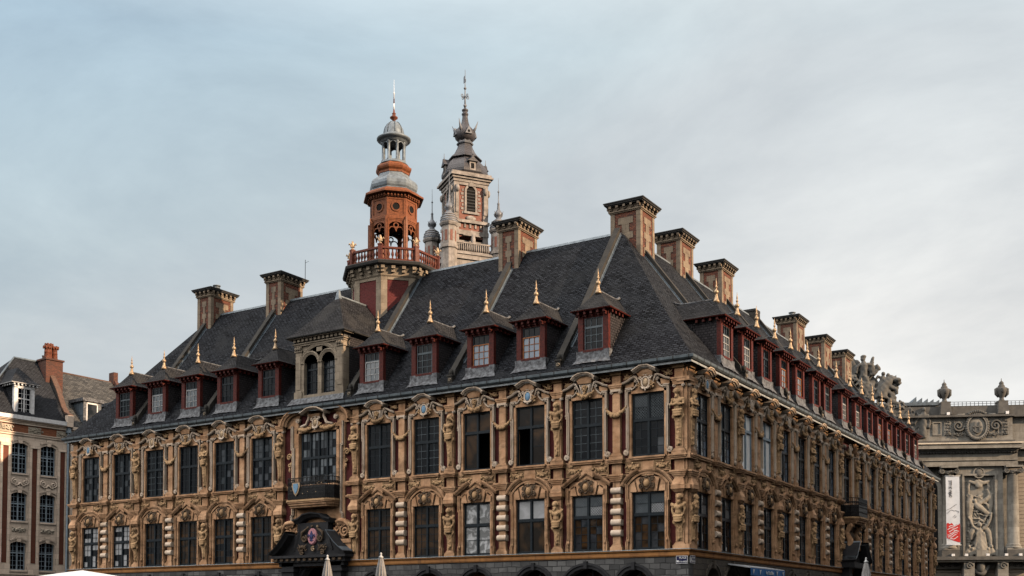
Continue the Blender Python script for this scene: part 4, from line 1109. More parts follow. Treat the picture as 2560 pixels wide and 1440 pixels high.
for x, me in ((-13.6, CHF), (-31.77, CHF), (-38.25, CHFp)): ex(place(me, 'chimney', None, (x, 7.0, 0)))
ex(place(CHC, 'chimney', None, (-6.67, 7.7, 0)))
for y, me in ((14.15, CHS), (20.7, CHS), (35.8, CHSp), (42.9, CHS), (48.9, CHS)): ex(place(me, 'chimney', None, (-7.0, y, 0)))
m = MB(); m.tube([(-30.5, 7.6, 23.6), (-30.5, 7.6, 25.1)], .02, 'iron', 5); m.tube([(-30.5, 7.6, 24.9), (-30.2, 7.6, 24.95)], .012, 'iron', 5); ex(m.build('antenna'))
m = MB(); m.box(-8.2, -6.4, 26.3, 27.2, 20.8, 22.55, 'coping_stone'); m.box(-8.2, -6.4, 26.25, 27.25, 22.55, 22.7, 'cap_stone'); ex(m.build('chimney_stub'))

# ------------------------------------------------------------------ dormers (local: front face y = 0, sill z = 0)
D0, DZ = .45, 13.97
def roof_shell(m, levels, back, mat, und=None):
    """hipped hood: levels = (half width, front y, z) from the eave up; runs back to y = back(z)"""
    for (w0, f0, z0), (w1, f1, z1) in zip(levels[:-1], levels[1:]):
        b0, b1 = back(z0), back(z1)
        m.add([(-w0, f0, z0), (w0, f0, z0), (w1, f1, z1), (-w1, f1, z1)], [(0,1,2,3)] if w1 > .001 else [(0,1,2)], mat)
        for s in (-1, 1): m.add([(s*w0, f0, z0), (s*w0, b0, z0), (s*w1, b1, z1), (s*w1, f1, z1)], [(0,1,2,3)], mat)
    w, f, z = levels[0]; b = back(z)
    m.add([(-w, f, z), (w, f, z), (w, b, z), (-w, b, z), (-w+.03, f+.03, z-.05), (w-.03, f+.03, z-.05), (w-.03, b, z-.05), (-w+.03, b, z-.05)],
          [(4,5,6,7), (0,1,5,4), (1,2,6,5), (3,0,4,7)], und or mat)
def back_of(z): return roof_d(z+DZ)-D0+.12
DLV = [(1.10, -.34, 2.36), (.86, -.10, 2.50), (.58, .16, 2.80), (.30, .38, 3.14), (.07, .54, 3.42), (.0, .58, 3.46)]
def dormer():
    b = MB()
    for s in (-1, 1):
        x0, x1 = sorted((s*.82, s*.54))
        b.box(x0, x1, .0, .22, -.02, 2.12, 'red_timber'); x0, x1 = sorted((s*.55, s*.50)); b.box(x0, x1, .06, .2, .40, 2.06, 'red_timber')
        bk = [(.22, -.1), (.22, 2.3), (back_of(2.3), 2.3)] + [(roof_d(z+DZ)-D0+.1, z) for z in (1.6, .9, .2)]
        xa, xb = sorted((s*.79, s*.72)); b.prism(bk, xa, xb, 'cheek_slate', 'x')
        # lead soakers where the cheek meets the slope
        for k in range(12):
            z = .05+k*.19; yy = roof_d(z+DZ)-D0
            b.box(*sorted((s*.80, s*.83)), yy-.10, yy+.06, z-.02, z+.13, 'cheek_slate')
    b.box(-.82, .82, .0, .22, 2.12, 2.33, 'red_timber'); b.box(-.54, .54, -.03, .2, .36, .47, 'red_timber'); b.box(-.48, .48, .06, .19, 2.02, 2.12, 'red_timber')
    for i in range(5):
        x = -.70+i*.35; b.box(x-.06, x+.06, -.24, .0, 2.16, 2.31, 'red_timber'); b.box(x-.045, x+.045, -.14, .0, 2.06, 2.16, 'red_timber')
    for s in (-1, 1):
        for k in range(4):
            y = .12+k*.36; b.box(*sorted((s*.82, s*1.0)), y-.05, y+.07, 2.16, 2.31, 'red_timber')
    r = MB(); roof_shell(r, DLV, back_of, 'dormer_slate', 'red_timber')
    yb = back_of(3.40)-.1
    c = MB(); c.tube([(0, .50, 3.47), (0, yb-.35, 3.47), (0, yb-.1, 3.52), (0, yb+.05, 3.6)], [.045, .045, .055, .06], 'zinc_pale', 8)
    c.ell((0, yb+.05, 3.6), (.075, .11, .08), 'zinc_pale', seg=8, rings=6)
    f = MB(); f.lathe([(.19, -.10), (.14, .0), (.09, .14), (.066, .27), (.058, .33), (.105, .36), (.12, .43), (.096, .50), (.046, .54), (.036, .62), (.066, .65), (.066, .69), (.04, .72), (.034, .80), (.045, .82), (.024, .95), (.006, 1.14)], (0, .55, 3.40), 14, 'gilding')
    a = MB(); n = 11; rnd = random.Random(2); vs = []
    for j, (y, z, w) in enumerate(((-.015, .42, .84), (-.03, .20, .86), (-.06, .03, .90), (-.12, -.08, .95), (-.25, -.225, 1.06))):
        for i in range(n): vs.append((-w+2*w*i/(n-1), y+(rnd.uniform(-.015, .015) if j else 0), z+(rnd.uniform(-.03, .03) if j > 2 else 0)))
    a.add(vs, [(j*n+i, j*n+i+1, (j+1)*n+i+1, (j+1)*n+i) for j in range(4) for i in range(n-1)], 'zinc_pale')
    for s in (-1, 1): a.box(*sorted((s*.83, s*.89)), -.04, .3, .02, .42, 'zinc_pale')
    return [x.mesh(nm) for x, nm in ((b, 'dormer'), (r, 'dormer_roof'), (c, 'ridge_cap'), (f, 'gilded_finial'), (a, 'lead_apron'))]
def dwin(frame, bars, pane, top, seed):
    f = MB(); p = MB(); rnd = random.Random(seed); hw, z0, z1, tz, y = .50, .46, 2.04, 1.56, .10
    def light(xa, xb, za, zb, c, r, fr, pn):
        f.box(xa, xb, y-.02, y+.05, za, za+.05, fr); f.box(xa, xb, y-.02, y+.05, zb-.05, zb, fr); f.box(xa, xa+.05, y-.02, y+.05, za+.05, zb-.05, fr); f.box(xb-.05, xb, y-.02, y+.05, za+.05, zb-.05, fr)
        xa += .05; xb -= .05; za += .05; zb -= .05
        for i in range(1, c): f.box(xa+(xb-xa)*i/c-.013, xa+(xb-xa)*i/c+.013, y-.01, y+.04, za, zb, fr)
        for i in range(1, r): f.box(xa, xb, y-.008, y+.038, za+(zb-za)*i/r-.013, za+(zb-za)*i/r+.013, fr)
        for i in range(c):
            for k in range(r):
                t = rnd.uniform(-.008, .008)
                p.quad((xa+(xb-xa)*i/c, y+.02-t, za+(zb-za)*k/r), (xa+(xb-xa)*(i+1)/c, y+.02+t, za+(zb-za)*k/r), (xa+(xb-xa)*(i+1)/c, y+.02+t, za+(zb-za)*(k+1)/r), (xa+(xb-xa)*i/c, y+.02-t, za+(zb-za)*(k+1)/r), pn)
    light(-hw, hw, z0, tz, 3, 3, frame, pane); light(-hw, hw, tz, z1, 3, 1, bars, top)
    return f.mesh('dormer_window'), p.mesh('glass_pane')
DW = [dwin('window_paint', 'window_paint', 'window_glass', 'window_glass', 1), dwin('pale_frame', 'gutter_metal', 'dim_glass', 'window_glass', 2), dwin('wood_frame', 'window_paint', 'bright_glass', 'window_glass', 3), dwin('gutter_metal', 'gutter_metal', 'window_glass', 'window_glass', 4)]
DM = dormer()
def put_dormer(loc, rz, w):
    o = ex(place(DM[0], 'dormer', None, loc, rz))
    for me, nm in zip(DM[1:], ('dormer_roof', 'ridge_cap', 'gilded_finial', 'lead_apron')): sub(me, nm, o)
    # window frame and its panes sit in the dormer as two sub-parts
    sub(w[0], 'dormer_window', o); sub(w[1], 'glass_pane', o)
for x, k in zip((-39.6, -36.5, -33.4, -30.27, -26.85, -19.13, -15.56, -11.97, -8.96, -5.45), (3, 1, 1, 0, 0, 1, 3, 2, 2, 3)): put_dormer((x+.17, D0, DZ), 0, DW[k])
for i, y in enumerate((6.12, 9.05, 12.0, 15.0, 17.85, 21.1, 23.5, 27.4, 30.7, 33.8, 36.8, 39.6, 42.5, 45.45, 48.5)): put_dormer((-D0, y-.62-(y-6.12)*.012, DZ), rad(90), DW[(1, 1, 0, 2, 2, 0, 3)[i % 7]])

# stone double dormer over the portal
m = MB(); h = MB()
h.box(-1.78, -1.32, .0, .5, .2, 2.72, 'grey_stone'); h.box(-1.84, -1.26, -.05, .5, .0, .42, 'grey_stone')
h.box(-1.72, -1.38, -.03, .1, .55, 2.45, 'grey_stone')
h.box(-1.84, -1.26, -.06, .5, 2.72, 2.80, 'grey_stone')
for s in (-1, 0, 1): h.ell((-1.55+s*.16, -.06, 2.90), (.09, .09, .12), 'grey_stone', seg=8, rings=6)
h.box(-1.80, -1.30, -.02, .5, 2.80, 3.04, 'grey_stone')
both(h, m)
m.box(-1.90, 1.90, -.08, .5, -.10, .0, 'grey_stone')
# the two lights: mullion, arches and spandrel
m.box(-.14, .14, .05, .4, .2, 2.05, 'grey_stone'); m.box(-1.32, -1.16, .02, .42, .0, 2.05, 'grey_stone'); m.box(1.16, 1.32, .02, .42, .0, 2.05, 'grey_stone')
m.box(-1.30, 1.30, .0, .45, .0, .2, 'grey_stone')
def arch_fill(m, cx, r, zs, x0, x1, zt, y0, y1, mat, n=12):
    pts = [(cx-r*math.cos(math.pi*i/n), zs+r*math.sin(math.pi*i/n)) for i in range(n+1)]
    for (xa, za), (xb, zb) in zip(pts[:-1], pts[1:]):
        m.add([(xa,y0,za),(xb,y0,zb),(xb,y0,zt),(xa,y0,zt),(xa,y1,za),(xb,y1,zb),(xb,y1,zt),(xa,y1,zt)], [(0,1,2,3),(7,6,5,4),(0,4,5,1)], mat)
for s in (-1, 1):
    arch = [(s*.65-.56*math.cos(math.pi*i/14), 2.0+.56*math.sin(math.pi*i/14)) for i in range(15)]
    m.sweep(arch, [(-.06, .02), (-.06, .4), (.14, .4), (.14, -.02), (.08, -.06), (.02, -.02)], 'grey_stone')
big = [(-1.24*math.cos(math.pi*i/20), 2.0+.98*math.sin(math.pi*i/20)) for i in range(21)]
m.sweep(big, [(-.05, -.0), (-.05, .3), (.16, .3), (.16, -.0), (.1, -.05)], 'grey_stone')
arch_fill(m, 0, 1.36, 2.0, -1.36, 1.36, 3.4, .04, .4, 'grey_stone', 16) if False else None
m.prism([(-1.32, 2.1)]+[(-1.36*math.cos(math.pi*i/20), 2.0+1.1*math.sin(math.pi*i/20)) for i in range(1, 20)]+[(1.32, 2.1), (1.32, 3.12), (-1.32, 3.12)], .05, .4, 'grey_stone')
m.box(-.2, .2, .0, .4, 2.62, 2.86, 'grey_stone'); m.box(-1.3, 1.3, .34, .42, 1.9, 3.05, 'interior_dark')
m.box(-1.85, 1.85, -.06, .5, 3.04, 3.14, 'grey_stone'); m.box(-1.92, 1.92, -.12, .5, 3.14, 3.2, 'grey_stone'); m.box(-1.85, 1.85, -.02, .5, 3.2, 3.42, 'opera_dark')
for i in range(12): m.box(-1.8+i*.31, -1.62+i*.31, -.2, .0, 3.26, 3.40, 'grey_stone')
m.box(-2.1, 2.1, -.28, .5, 3.42, 3.52, 'grey_stone')
for s in (-1, 1):
    bk = [(.5, -.1), (.5, 3.45), (back_of(3.45), 3.45)] + [(roof_d(z+DZ)-D0+.1, z) for z in (2.3, 1.2, .3)]
    m.prism(bk, *sorted((s*1.76, s*1.66)), 'cheek_slate', 'x')
LUC = ex(place(m.mesh('stone_dormer'), 'stone_dormer', None, (-22.76, D0, DZ)))
r = MB(); roof_shell(r, [(2.22, -.42, 3.52), (1.85, -.10, 3.80), (1.25, .5, 4.55), (.6, 1.1, 5.45), (.0, 1.65, 6.15)], back_of, 'dormer_slate', 'cap_stone'); sub(r.mesh('dormer_roof'), 'dormer_roof', LUC)
c = MB(); c.tube([(0, 1.62, 6.16), (0, back_of(6.1), 6.16)], .07, 'lead', 8); c.frus((0, 1.62), .3, .3, 5.9, (0, 1.62), .12, .12, 6.5, 'lead'); sub(c.mesh('ridge_cap'), 'ridge_cap', LUC)
f = MB(); p = MB()
for s in (-1, 1):
    xa, xb = s*.65-.5, s*.65+.5
    for x in (xa, xb-.06): f.box(x, x+.06, .26, .34, .2, 2.5, 'window_paint')
    f.box(xa, xb, .26, .34, .2, .28, 'window_paint'); f.box(xa, xb, .26, .34, 1.62, 1.72, 'window_paint')
    for k in (1, 2): f.box(xa+k/3-.015, xa+k/3+.015, .28, .33, .2, 2.5, 'window_paint')
    for k in range(1, 6): f.box(xa, xb, .282, .328, .2+k*.38-.012, .2+k*.38+.012, 'window_paint')
    p.quad((xa, .31, .2), (xb, .31, .2), (xb, .31, 2.5), (xa, .31, 2.5), 'pale_glass' if s > 0 else 'window_glass')
sub(f.mesh('dormer_window'), 'dormer_window', LUC); sub(p.mesh('glass_pane'), 'glass_pane', LUC)
a = MB(); a.add([(-1.92, -.10, .02), (1.92, -.10, .02), (2.1, -.36, -.36), (-2.1, -.36, -.36)], [(0,1,2,3)], 'zinc_pale'); sub(a.mesh('lead_apron'), 'lead_apron', LUC)

# ------------------------------------------------------------------ bell turret on the front ridge
TC = (-22.66, 7.0)
OCT = rad(22.5)
def octa(m, prof, mat, smooth=False): m.lathe(prof, (0, 0, 0), 8, mat, smooth, OCT)
def around(m, fn, n=8):
    for k in range(n):
        m.x = Matrix.Rotation(2*math.pi*k/n, 4, 'Z'); fn(k)
    m.x = None
CO = math.cos(OCT); SI = math.sin(OCT)
m = MB(); octa(m, [(2.60, 16.), (2.60, 21.80)], 'tower_brick')
def q(k):
    a = 2.60*CO; hs = 2.60*SI
    m.box(-hs-.005, -hs+.36, -a-.035, -a+.1, 16, 21.80, 'grey_stone'); m.box(hs-.36, hs+.005, -a-.035, -a+.1, 16, 21.80, 'grey_stone')
    m.box(-hs, hs, -a-.04, -a+.1, 21.60, 21.81, 'grey_stone')
around(m, q)
TUR = ex(place(m.mesh('bell_turret'), 'bell_turret', None, (*TC, 0)))
m = MB()
octa(m, [(2.66, 21.77), (2.72, 21.85), (2.70, 21.90), (2.78, 22.13), (2.95, 22.35), (2.95, 22.41)], 'grey_stone'); octa(m, [(3.12, 22.37), (3.22, 22.43), (3.26, 22.57), (3.18, 22.63), (3.05, 22.67)], 'cap_stone')
def q(k):
    a = 2.72*CO; hs = 2.72*SI
    for i in range(4):
        x = -hs+.1+(2*hs-.2)*i/3
        m.box(x-.11, x+.11, -a-.30, -a+.1, 22.17, 22.39, 'grey_stone'); m.box(x-.10, x+.10, -a-.17, -a+.1, 21.99, 22.17, 'grey_stone')
around(m, q); sub(m.mesh('turret_cornice'), 'turret_cornice', TUR)
m = MB()
BR = 2.80
def q(k):
    a = BR*CO; hs = BR*SI
    m.box(-hs+.08, hs-.08, -a-.06, -a+.06, 22.69, 22.81, 'rail_paint'); m.box(-hs+.08, hs-.08, -a-.08, -a+.08, 23.39, 23.51, 'rail_paint')
    for i in range(8):
        x = -hs+.27+(2*hs-.54)*i/7
        m.lathe([(.05, 0), (.05, .05), (.035, .09), (.085, .22), (.085, .30), (.04, .46), (.045, .52), (.05, .58)], (x, -a, 22.81), 8, 'rail_paint')
around(m, q)
for k in range(8):
    t = OCT+k*math.pi/4; m.lathe([(.17, 22.65), (.17, 23.55), (.20, 23.57), (.20, 23.65)], (BR*math.cos(t), BR*math.sin(t), 0), 4, 'rail_paint', False, t+math.pi/4)
sub(m.mesh('balustrade'), 'balustrade', TUR)
m = MB()
for k in range(8):
    t = OCT+k*math.pi/4; m.x = Matrix.Translation((BR*math.cos(t), BR*math.sin(t), 23.65)) @ Matrix.Rotation(rad(40), 4, 'Z')
    m.lathe([(.05, 0), (.09, .06), (.05, .12)], (0, 0, 0), 8, 'gilding'); m.ell((0, 0, .34), (.085, .06, .22), 'gilding', seg=8, rings=6); m.box(-.14, .14, -.045, .045, .16, .21, 'gilding')
    for s in (-1, 1): m.tube([(s*.04, 0, .14), (s*.11, 0, .3), (s*.19, 0, .38), (s*.22, 0, .29)], [.035, .05, .05, .03], 'gilding', 6)
m.x = None; sub(m.mesh('lily_finials'), 'lily_finials', TUR)
m = MB(); R1 = 1.50
for k in range(8):
    t = OCT+k*math.pi/4; m.x = Matrix.Translation((R1*math.cos(t), R1*math.sin(t), 0)) @ Matrix.Rotation(t, 4, 'Z')
    m.box(-.13, .08, -.12, .12, 22.6, 25.62, 'orange_timber'); m.box(.02, .12, -.05, .05, 22.6, 25.82, 'orange_timber')
m.x = None
def q(k):
    a = R1*CO-.04; hs = R1*SI-.06
    arc = [(-hs*math.cos(math.pi*i/12), 25.04+.46*math.sin(math.pi*i/12)) for i in range(13)]
    m.prism(arc+[(hs, 25.60), (-hs, 25.60)], -a-.03, -a+.05, 'orange_timber')
    for x in (-.22, .22):
        m.sweep([(x+.2*math.cos(math.pi-math.pi*i/10), 24.98+.2*math.sin(math.pi*i/10)) for i in range(11)], [(-.025, -a-.02), (-.025, -a+.04), (.025, -a+.04), (.025, -a-.02)], 'orange_timber')
    m.sweep([(.14*math.cos(2*math.pi*i/14), 25.28+.14*math.sin(2*math.pi*i/14)) for i in range(14)], [(-.03, -a-.03), (-.03, -a+.05), (.03, -a+.05), (.03, -a-.03)], 'orange_timber', True)
    m.lathe([(.02, -.12), (.05, -.06), (.03, 0), (.02, .06)], (0, -a, 25.00), 6, 'orange_timber')
    m.box(-hs, hs, -a-.05, -a+.05, 25.60, 25.68, 'orange_timber')
around(m, q)
octa(m, [(1.42, 25.66), (1.54, 25.68), (1.54, 25.82), (1.5, 25.86)], 'orange_timber')
sub(m.mesh('open_belfry_stage'), 'open_belfry_stage', TUR)
m = MB(); octa(m, [(1.46, 25.84), (1.46, 27.04)], 'orange_timber')
def q(k):
    a = 1.46*CO; hs = 1.46*SI
    for x in (-hs+.05, hs-.05): m.box(x-.06, x+.06, -a-.04, -a+.05, 25.84, 27.04, 'orange_timber')
    m.box(-hs, hs, -a-.035, -a+.05, 25.84, 25.98, 'orange_timber'); m.box(-hs, hs, -a-.035, -a+.05, 26.88, 27.04, 'orange_timber')
    m.sweep([(.27*math.cos(2*math.pi*i/20), 26.44+.27*math.sin(2*math.pi*i/20)) for i in range(20)], [(-.04, -a+.02), (-.04, -a-.05), (.05, -a-.05), (.05, -a+.02)], 'orange_timber', True)
    m.prism([(.235*math.cos(2*math.pi*i/20), 26.44+.235*math.sin(2*math.pi*i/20)) for i in range(20)], -a-.012, -a+.02, 'interior_dark')
    for i in range(6):
        x = -hs+.06+(2*hs-.1)*i/5; m.box(x-.05, x+.05, -a-.22, -a, 27.06, 27.20, 'orange_timber')
around(m, q); octa(m, [(1.6, 27.02), (1.6, 27.08), (1.5, 27.12), (1.5, 27.22)], 'orange_timber'); octa(m, [(1.80, 27.20), (1.92, 27.24), (1.92, 27.34), (1.7, 27.48), (1.50, 27.64)], 'orange_timber')
sub(m.mesh('oculus_drum'), 'oculus_drum', TUR)
m = MB(); octa(m, [(1.56, 27.60), (1.50, 27.66), (1.42, 27.68), (1.50, 27.80), (1.54, 27.96), (1.52, 28.14), (1.42, 28.30), (1.26, 28.42), (1.10, 28.52), (1.00, 28.66), (.95, 28.84), (.93, 29.05)], 'lead')
sub(m.mesh('lead_bell_roof'), 'lead_bell_roof', TUR)
m = MB(); octa(m, [(.95, 28.76), (1.0, 28.80), (1.0, 28.92), (1.10, 29.02), (1.14, 29.12), (1.14, 29.22), (1.0, 29.32), (.86, 29.5)], 'orange_timber'); sub(m.mesh('timber_ring'), 'timber_ring', TUR)
m = MB(); m.lathe([(.92, 29.44), (.86, 29.5), (.80, 29.56), (.80, 29.62), (.3, 29.64)], (0, 0, 0), 20, 'lead')
for k in range(8):
    t = k*math.pi/4+.2; m.lathe([(.12, 29.6), (.12, 29.68), (.09, 29.7), (.085, 30.72), (.12, 30.76), (.12, 30.84)], (.68*math.cos(t), .68*math.sin(t), 0), 8, 'lead')
    p = [(.68*math.cos(t+math.pi/4*i/8), .68*math.sin(t+math.pi/4*i/8), 30.62+.18*math.sin(math.pi*i/8)) for i in range(9)]; m.tube(p, .05, 'lead', 6)
m.lathe([(.60, 30.8), (.80, 30.82), (.82, 30.92), (.90, 30.96), (1.0, 31.0), (1.06, 31.06), (1.06, 31.12), (.9, 31.2), (.68, 31.3)], (0, 0, 0), 24, 'lead')
sub(m.mesh('lead_colonnade'), 'lead_colonnade', TUR)
m = MB(); m.lathe([(.68, 31.28), (.64, 31.34), (.62, 31.42), (.60, 31.62), (.54, 31.84), (.42, 32.04), (.26, 32.18), (.12, 32.25)], (0, 0, 0), 24, 'lead')
for k in range(8):
    t = k*math.pi/4; m.tube([(r*math.cos(t), r*math.sin(t), z) for r, z in ((.635, 31.4), (.615, 31.62), (.555, 31.84), (.43, 32.05), (.27, 32.19))], .018, 'gutter_metal', 5)
sub(m.mesh('lead_dome'), 'lead_dome', TUR)
m = MB(); m.lathe([(.14, 32.2), (.10, 32.28), (.10, 32.36), (.24, 32.46), (.25, 32.52), (.12, 32.62), (.09, 32.7), (.13, 32.76), (.06, 32.82), (.045, 33.0)], (0, 0, 0), 12, 'terracotta')
m.lathe([(.045, 33.0), (.04, 33.4)], (0, 0, 0), 8, 'white_paint'); m.lathe([(.04, 33.4), (.035, 33.7)], (0, 0, 0), 8, 'terracotta'); m.lathe([(.035, 33.7), (.03, 34.0), (.05, 34.03), (.05, 34.1), (.015, 34.14), (.008, 34.9)], (0, 0, 0), 8, 'white_paint')
sub(m.mesh('spire_rod'), 'spire_rod', TUR)
# ================================================================== the tall belfry behind
BEL = empty('belfry_tower', 'tall brick and pale stone belfry with dark bulbous spire standing behind the exchange', 'tower', (-64.8, 75.7, 0), rad(-35))
def part(m, name, par): return m.build(name, par)
def sq(m, h, z0, z1, mat): m.box(-h, h, -h, h, z0, z1, mat)
m = MB(); sq(m, 2.25, 52, 60, 'belfry_brick')
def q(k):
    a = 2.25
    for s in (-1, 1):
        m.box(*sorted((s*1.72, s*2.42)), -a-.18, -a+.2, 50, 59.4, 'belfry_stone')
        m.box(*sorted((s*1.80, s*2.2)), -a-.30, -a+.1, 55.2, 58.9, 'belfry_stone')
        for i in range(7): m.box(*sorted((s*1.05, s*(1.42 if i % 2 else 1.25))), -a-.07, -a+.1, 55.2+i*.5, 55.2+i*.5+.32, 'belfry_stone')
        m.ell((s*2.0, -a-.4, 58.4), (.3, .25, .5), 'belfry_stone', seg=8, rings=6)
    # louvred opening with arch
    pts = [(-.62, 55.5)]+[(-.62*math.cos(math.pi*i/12), 58.3+.62*math.sin(math.pi*i/12)) for i in range(13)]+[(.62, 55.5)]
    m.prism(pts, -a-.03, -a+.1, 'interior_dark')
    m.sweep(pts, [(0, -a+.1), (0, -a-.14), (.28, -a-.14), (.28, -a+.1)], 'belfry_stone')
    for i in range(7): m.add([(-.62, -a-.12, 55.75+i*.42), (.62, -a-.12, 55.75+i*.42), (.62, -a-.02, 55.95+i*.42), (-.62, -a-.02, 55.95+i*.42)], [(0,1,2,3)], 'cap_stone')
    m.box(-1.7, 1.7, -a-.2, -a+.1, 59.0, 59.4, 'belfry_stone'); m.box(-.3, .3, -a-.3, -a, 58.9, 59.5, 'belfry_stone')
    m.box(-1.0, 1.0, -a-.2, -a+.1, 55.2, 55.5, 'belfry_stone'); m.ell((0, -a-.1, 54.6), (.75, .2, .4), 'belfry_stone')
    for i in range(5): m.box(-1.7+i*.75, -1.45+i*.75, -a-.12, -a+.1, 53.3, 54.2, 'belfry_stone')
around(m, q, 4)
m.box(-2.6, 2.6, -2.6, 2.6, 53.9, 54.3, 'belfry_stone'); m.box(-2.5, 2.5, -2.5, 2.5, 52.3, 52.9, 'belfry_stone'); m.box(-2.45, 2.45, -2.45, 2.45, 51.0, 51.5, 'belfry_stone')
for h, z0, z1 in ((2.55, 59.4, 59.8), (2.75, 59.8, 60.1), (3.0, 60.1, 60.35), (2.8, 60.35, 60.7)): sq(m, h, z0, z1, 'belfry_stone')
part(m, 'shaft', BEL)
m = MB(); sq(m, 3.3, 20, 50.2, 'belfry_brick'); sq(m, 3.75, 48.6, 49.2, 'belfry_stone'); sq(m, 3.9, 49.2, 49.5, 'belfry_stone'); sq(m, 3.5, 46.4, 48.6, 'belfry_stone'); sq(m, 3.42, 40, 45, 'belfry_stone')
def q(k):
    for s in (-1, 1): m.box(*sorted((s*2.5, s*3.45)), -3.45, -3.2, 20, 50.3, 'belfry_stone')
    m.box(-3.5, 3.5, -3.55, -3.35, 50.75, 50.95, 'belfry_stone'); m.box(-3.5, 3.5, -3.6, -3.35, 49.5, 49.7, 'belfry_stone')
    for i in range(15): m.lathe([(.06, 49.7), (.12, 50.0), (.12, 50.25), (.06, 50.75)], (-2.1+.3*i, -3.47, 0), 6, 'belfry_stone')
    m.prism([(-1.3, 52.1), (1.3, 52.1), (0, 52.9)], -2.75, -2.4, 'belfry_stone'); m.ell((0, -3.2, 51.3), (.35, .3, .9), 'belfry_stone')
around(m, q, 4); part(m, 'tower_base', BEL)
for sx, sy in ((1, -1), (-1, -1), (1, 1), (-1, 1)):
    c = (sx*3.5, sy*3.5, 0)
    m = MB(); m.lathe([(1.05, 46), (1.05, 49.6), (1.22, 49.7), (1.22, 50.0), (1.0, 50.1), (1.0, 52.6), (1.15, 52.7), (1.28, 52.95), (1.28, 53.1)], c, 8, 'belfry_stone', False, OCT)
    for k in range(8):
        t = k*math.pi/4; m.x = Matrix.Translation(c) @ Matrix.Rotation(t, 4, 'Z'); m.box(-.16, .16, -.96, -.9, 50.6, 52.0, 'belfry_brick'); m.x = None
    o = part(m, 'corner_turret', BEL)
    m = MB(); m.lathe([(1.22, 53.1), (1.18, 53.3), (1.08, 53.8), (.78, 54.3), (.4, 54.6), (.32, 54.8), (.55, 55.0), (.62, 55.25), (.42, 55.6), (.2, 55.9), (.14, 56.6), (.2, 56.7), (.07, 56.9), (.05, 58.2), (.15, 58.3), (.04, 58.5), (.02, 60.2)], c, 12, 'belfry_lead', True)
    for z, r in ((53.4, 1.19), (53.75, 1.12), (54.1, .95)): m.lathe([(r, z), (r+.04, z+.05), (r-.03, z+.1)], c, 12, 'belfry_stone')
    for k in range(4):
        t = k*math.pi/2+.5; m.tube([(c[0]+.5*math.cos(t), c[1]+.5*math.sin(t), 55.1), (c[0]+.85*math.cos(t), c[1]+.85*math.sin(t), 55.5)], [.1, .02], 'belfry_lead', 5)
    part(m, 'turret_dome', o)
m = MB()
m.lathe([(3.05, 60.7), (3.2, 60.9), (3.2, 61.3), (3.0, 61.9), (2.65, 62.5), (2.2, 63.0), (1.95, 63.2), (2.35, 63.3), (2.3, 63.45), (1.75, 63.9), (1.35, 64.5), (1.05, 65.1), (.95, 65.5)], (0, 0, 0), 8, 'belfry_slate', False, OCT)
m.lathe([(1.12, 65.5), (1.18, 65.65), (1.05, 65.8), (.95, 65.9), (1.0, 66.0)], (0, 0, 0), 8, 'belfry_lead', False, OCT)
m.lathe([(.95, 65.95), (1.3, 66.3), (1.48, 66.8), (1.42, 67.2), (1.05, 67.7), (.65, 68.1), (.48, 68.7), (.38, 69.3), (.36, 69.6), (.46, 69.7), (.46, 69.85), (.33, 69.95), (.33, 70.15), (.44, 70.25), (.44, 70.4), (.15, 70.6)], (0, 0, 0), 12, 'belfry_slate', True)
for z in (60.75, 60.95): m.lathe([(2.95, z), (3.05, z+.06), (2.95, z+.12)], (0, 0, 0), 8, 'belfry_lead', False, OCT)
for k in range(4):
    t = k*math.pi/2+math.pi/4; m.tube([(1.1*math.cos(t), 1.1*math.sin(t), 67.0), (1.55*math.cos(t), 1.55*math.sin(t), 67.6), (1.95*math.cos(t), 1.95*math.sin(t), 68.5)], [.3, .16, .02], 'belfry_lead', 6)
    m.x = Matrix.Rotation(k*math.pi/2, 4, 'Z')
    m.prism([(-.5, 66.6), (.5, 66.6), (.0, 67.6)], -1.55, -.9, 'belfry_lead'); m.ell((0, -1.53, 66.9), (.2, .08, .2), 'interior_dark')
    m.x = None
part(m, 'bulbous_spire', BEL)
for k in range(4):
    m = MB(); m.box(-.42, .42, -2.98, -1.9, 61.0, 62.2, 'belfry_stone'); m.box(-.22, .22, -3.02, -2.95, 61.2, 61.9, 'interior_dark')
    m.prism([(-.72, 62.15), (.72, 62.15), (.2, 62.6), (.0, 63.1), (-.2, 62.6)], -3.2, -1.6, 'belfry_slate'); m.tube([(0, -3.0, 62.9), (0, -3.0, 63.9)], [.08, .02], 'belfry_lead', 5)
    o = part(m, 'spire_dormer', BEL); o.rotation_euler.z = k*math.pi/2
m = MB(); m.tube([(0, 0, 70.4), (0, 0, 72.3), (0, 0, 76)], [.14, .09, .03], 'belfry_lead', 6); m.ell((0, 0, 71.0), .24, 'belfry_lead'); m.ell((0, 0, 73.4), .2, 'belfry_lead')
for k in range(4):
    t = k*math.pi/2+.3; pts = [(p[0]*math.cos(t), p[0]*math.sin(t), p[2]) for p in spiral(.45, 72.3, .3, 1.2, 1, math.pi, 0, 12, .25)]; m.tube(pts, .05, 'belfry_lead', 5)
m.box(-.55, -.05, -.02, .02, 74.3, 75.2, 'belfry_lead'); m.box(.05, .3, -.02, .02, 74.2, 74.6, 'belfry_lead')
part(m, 'weather_vane', BEL)

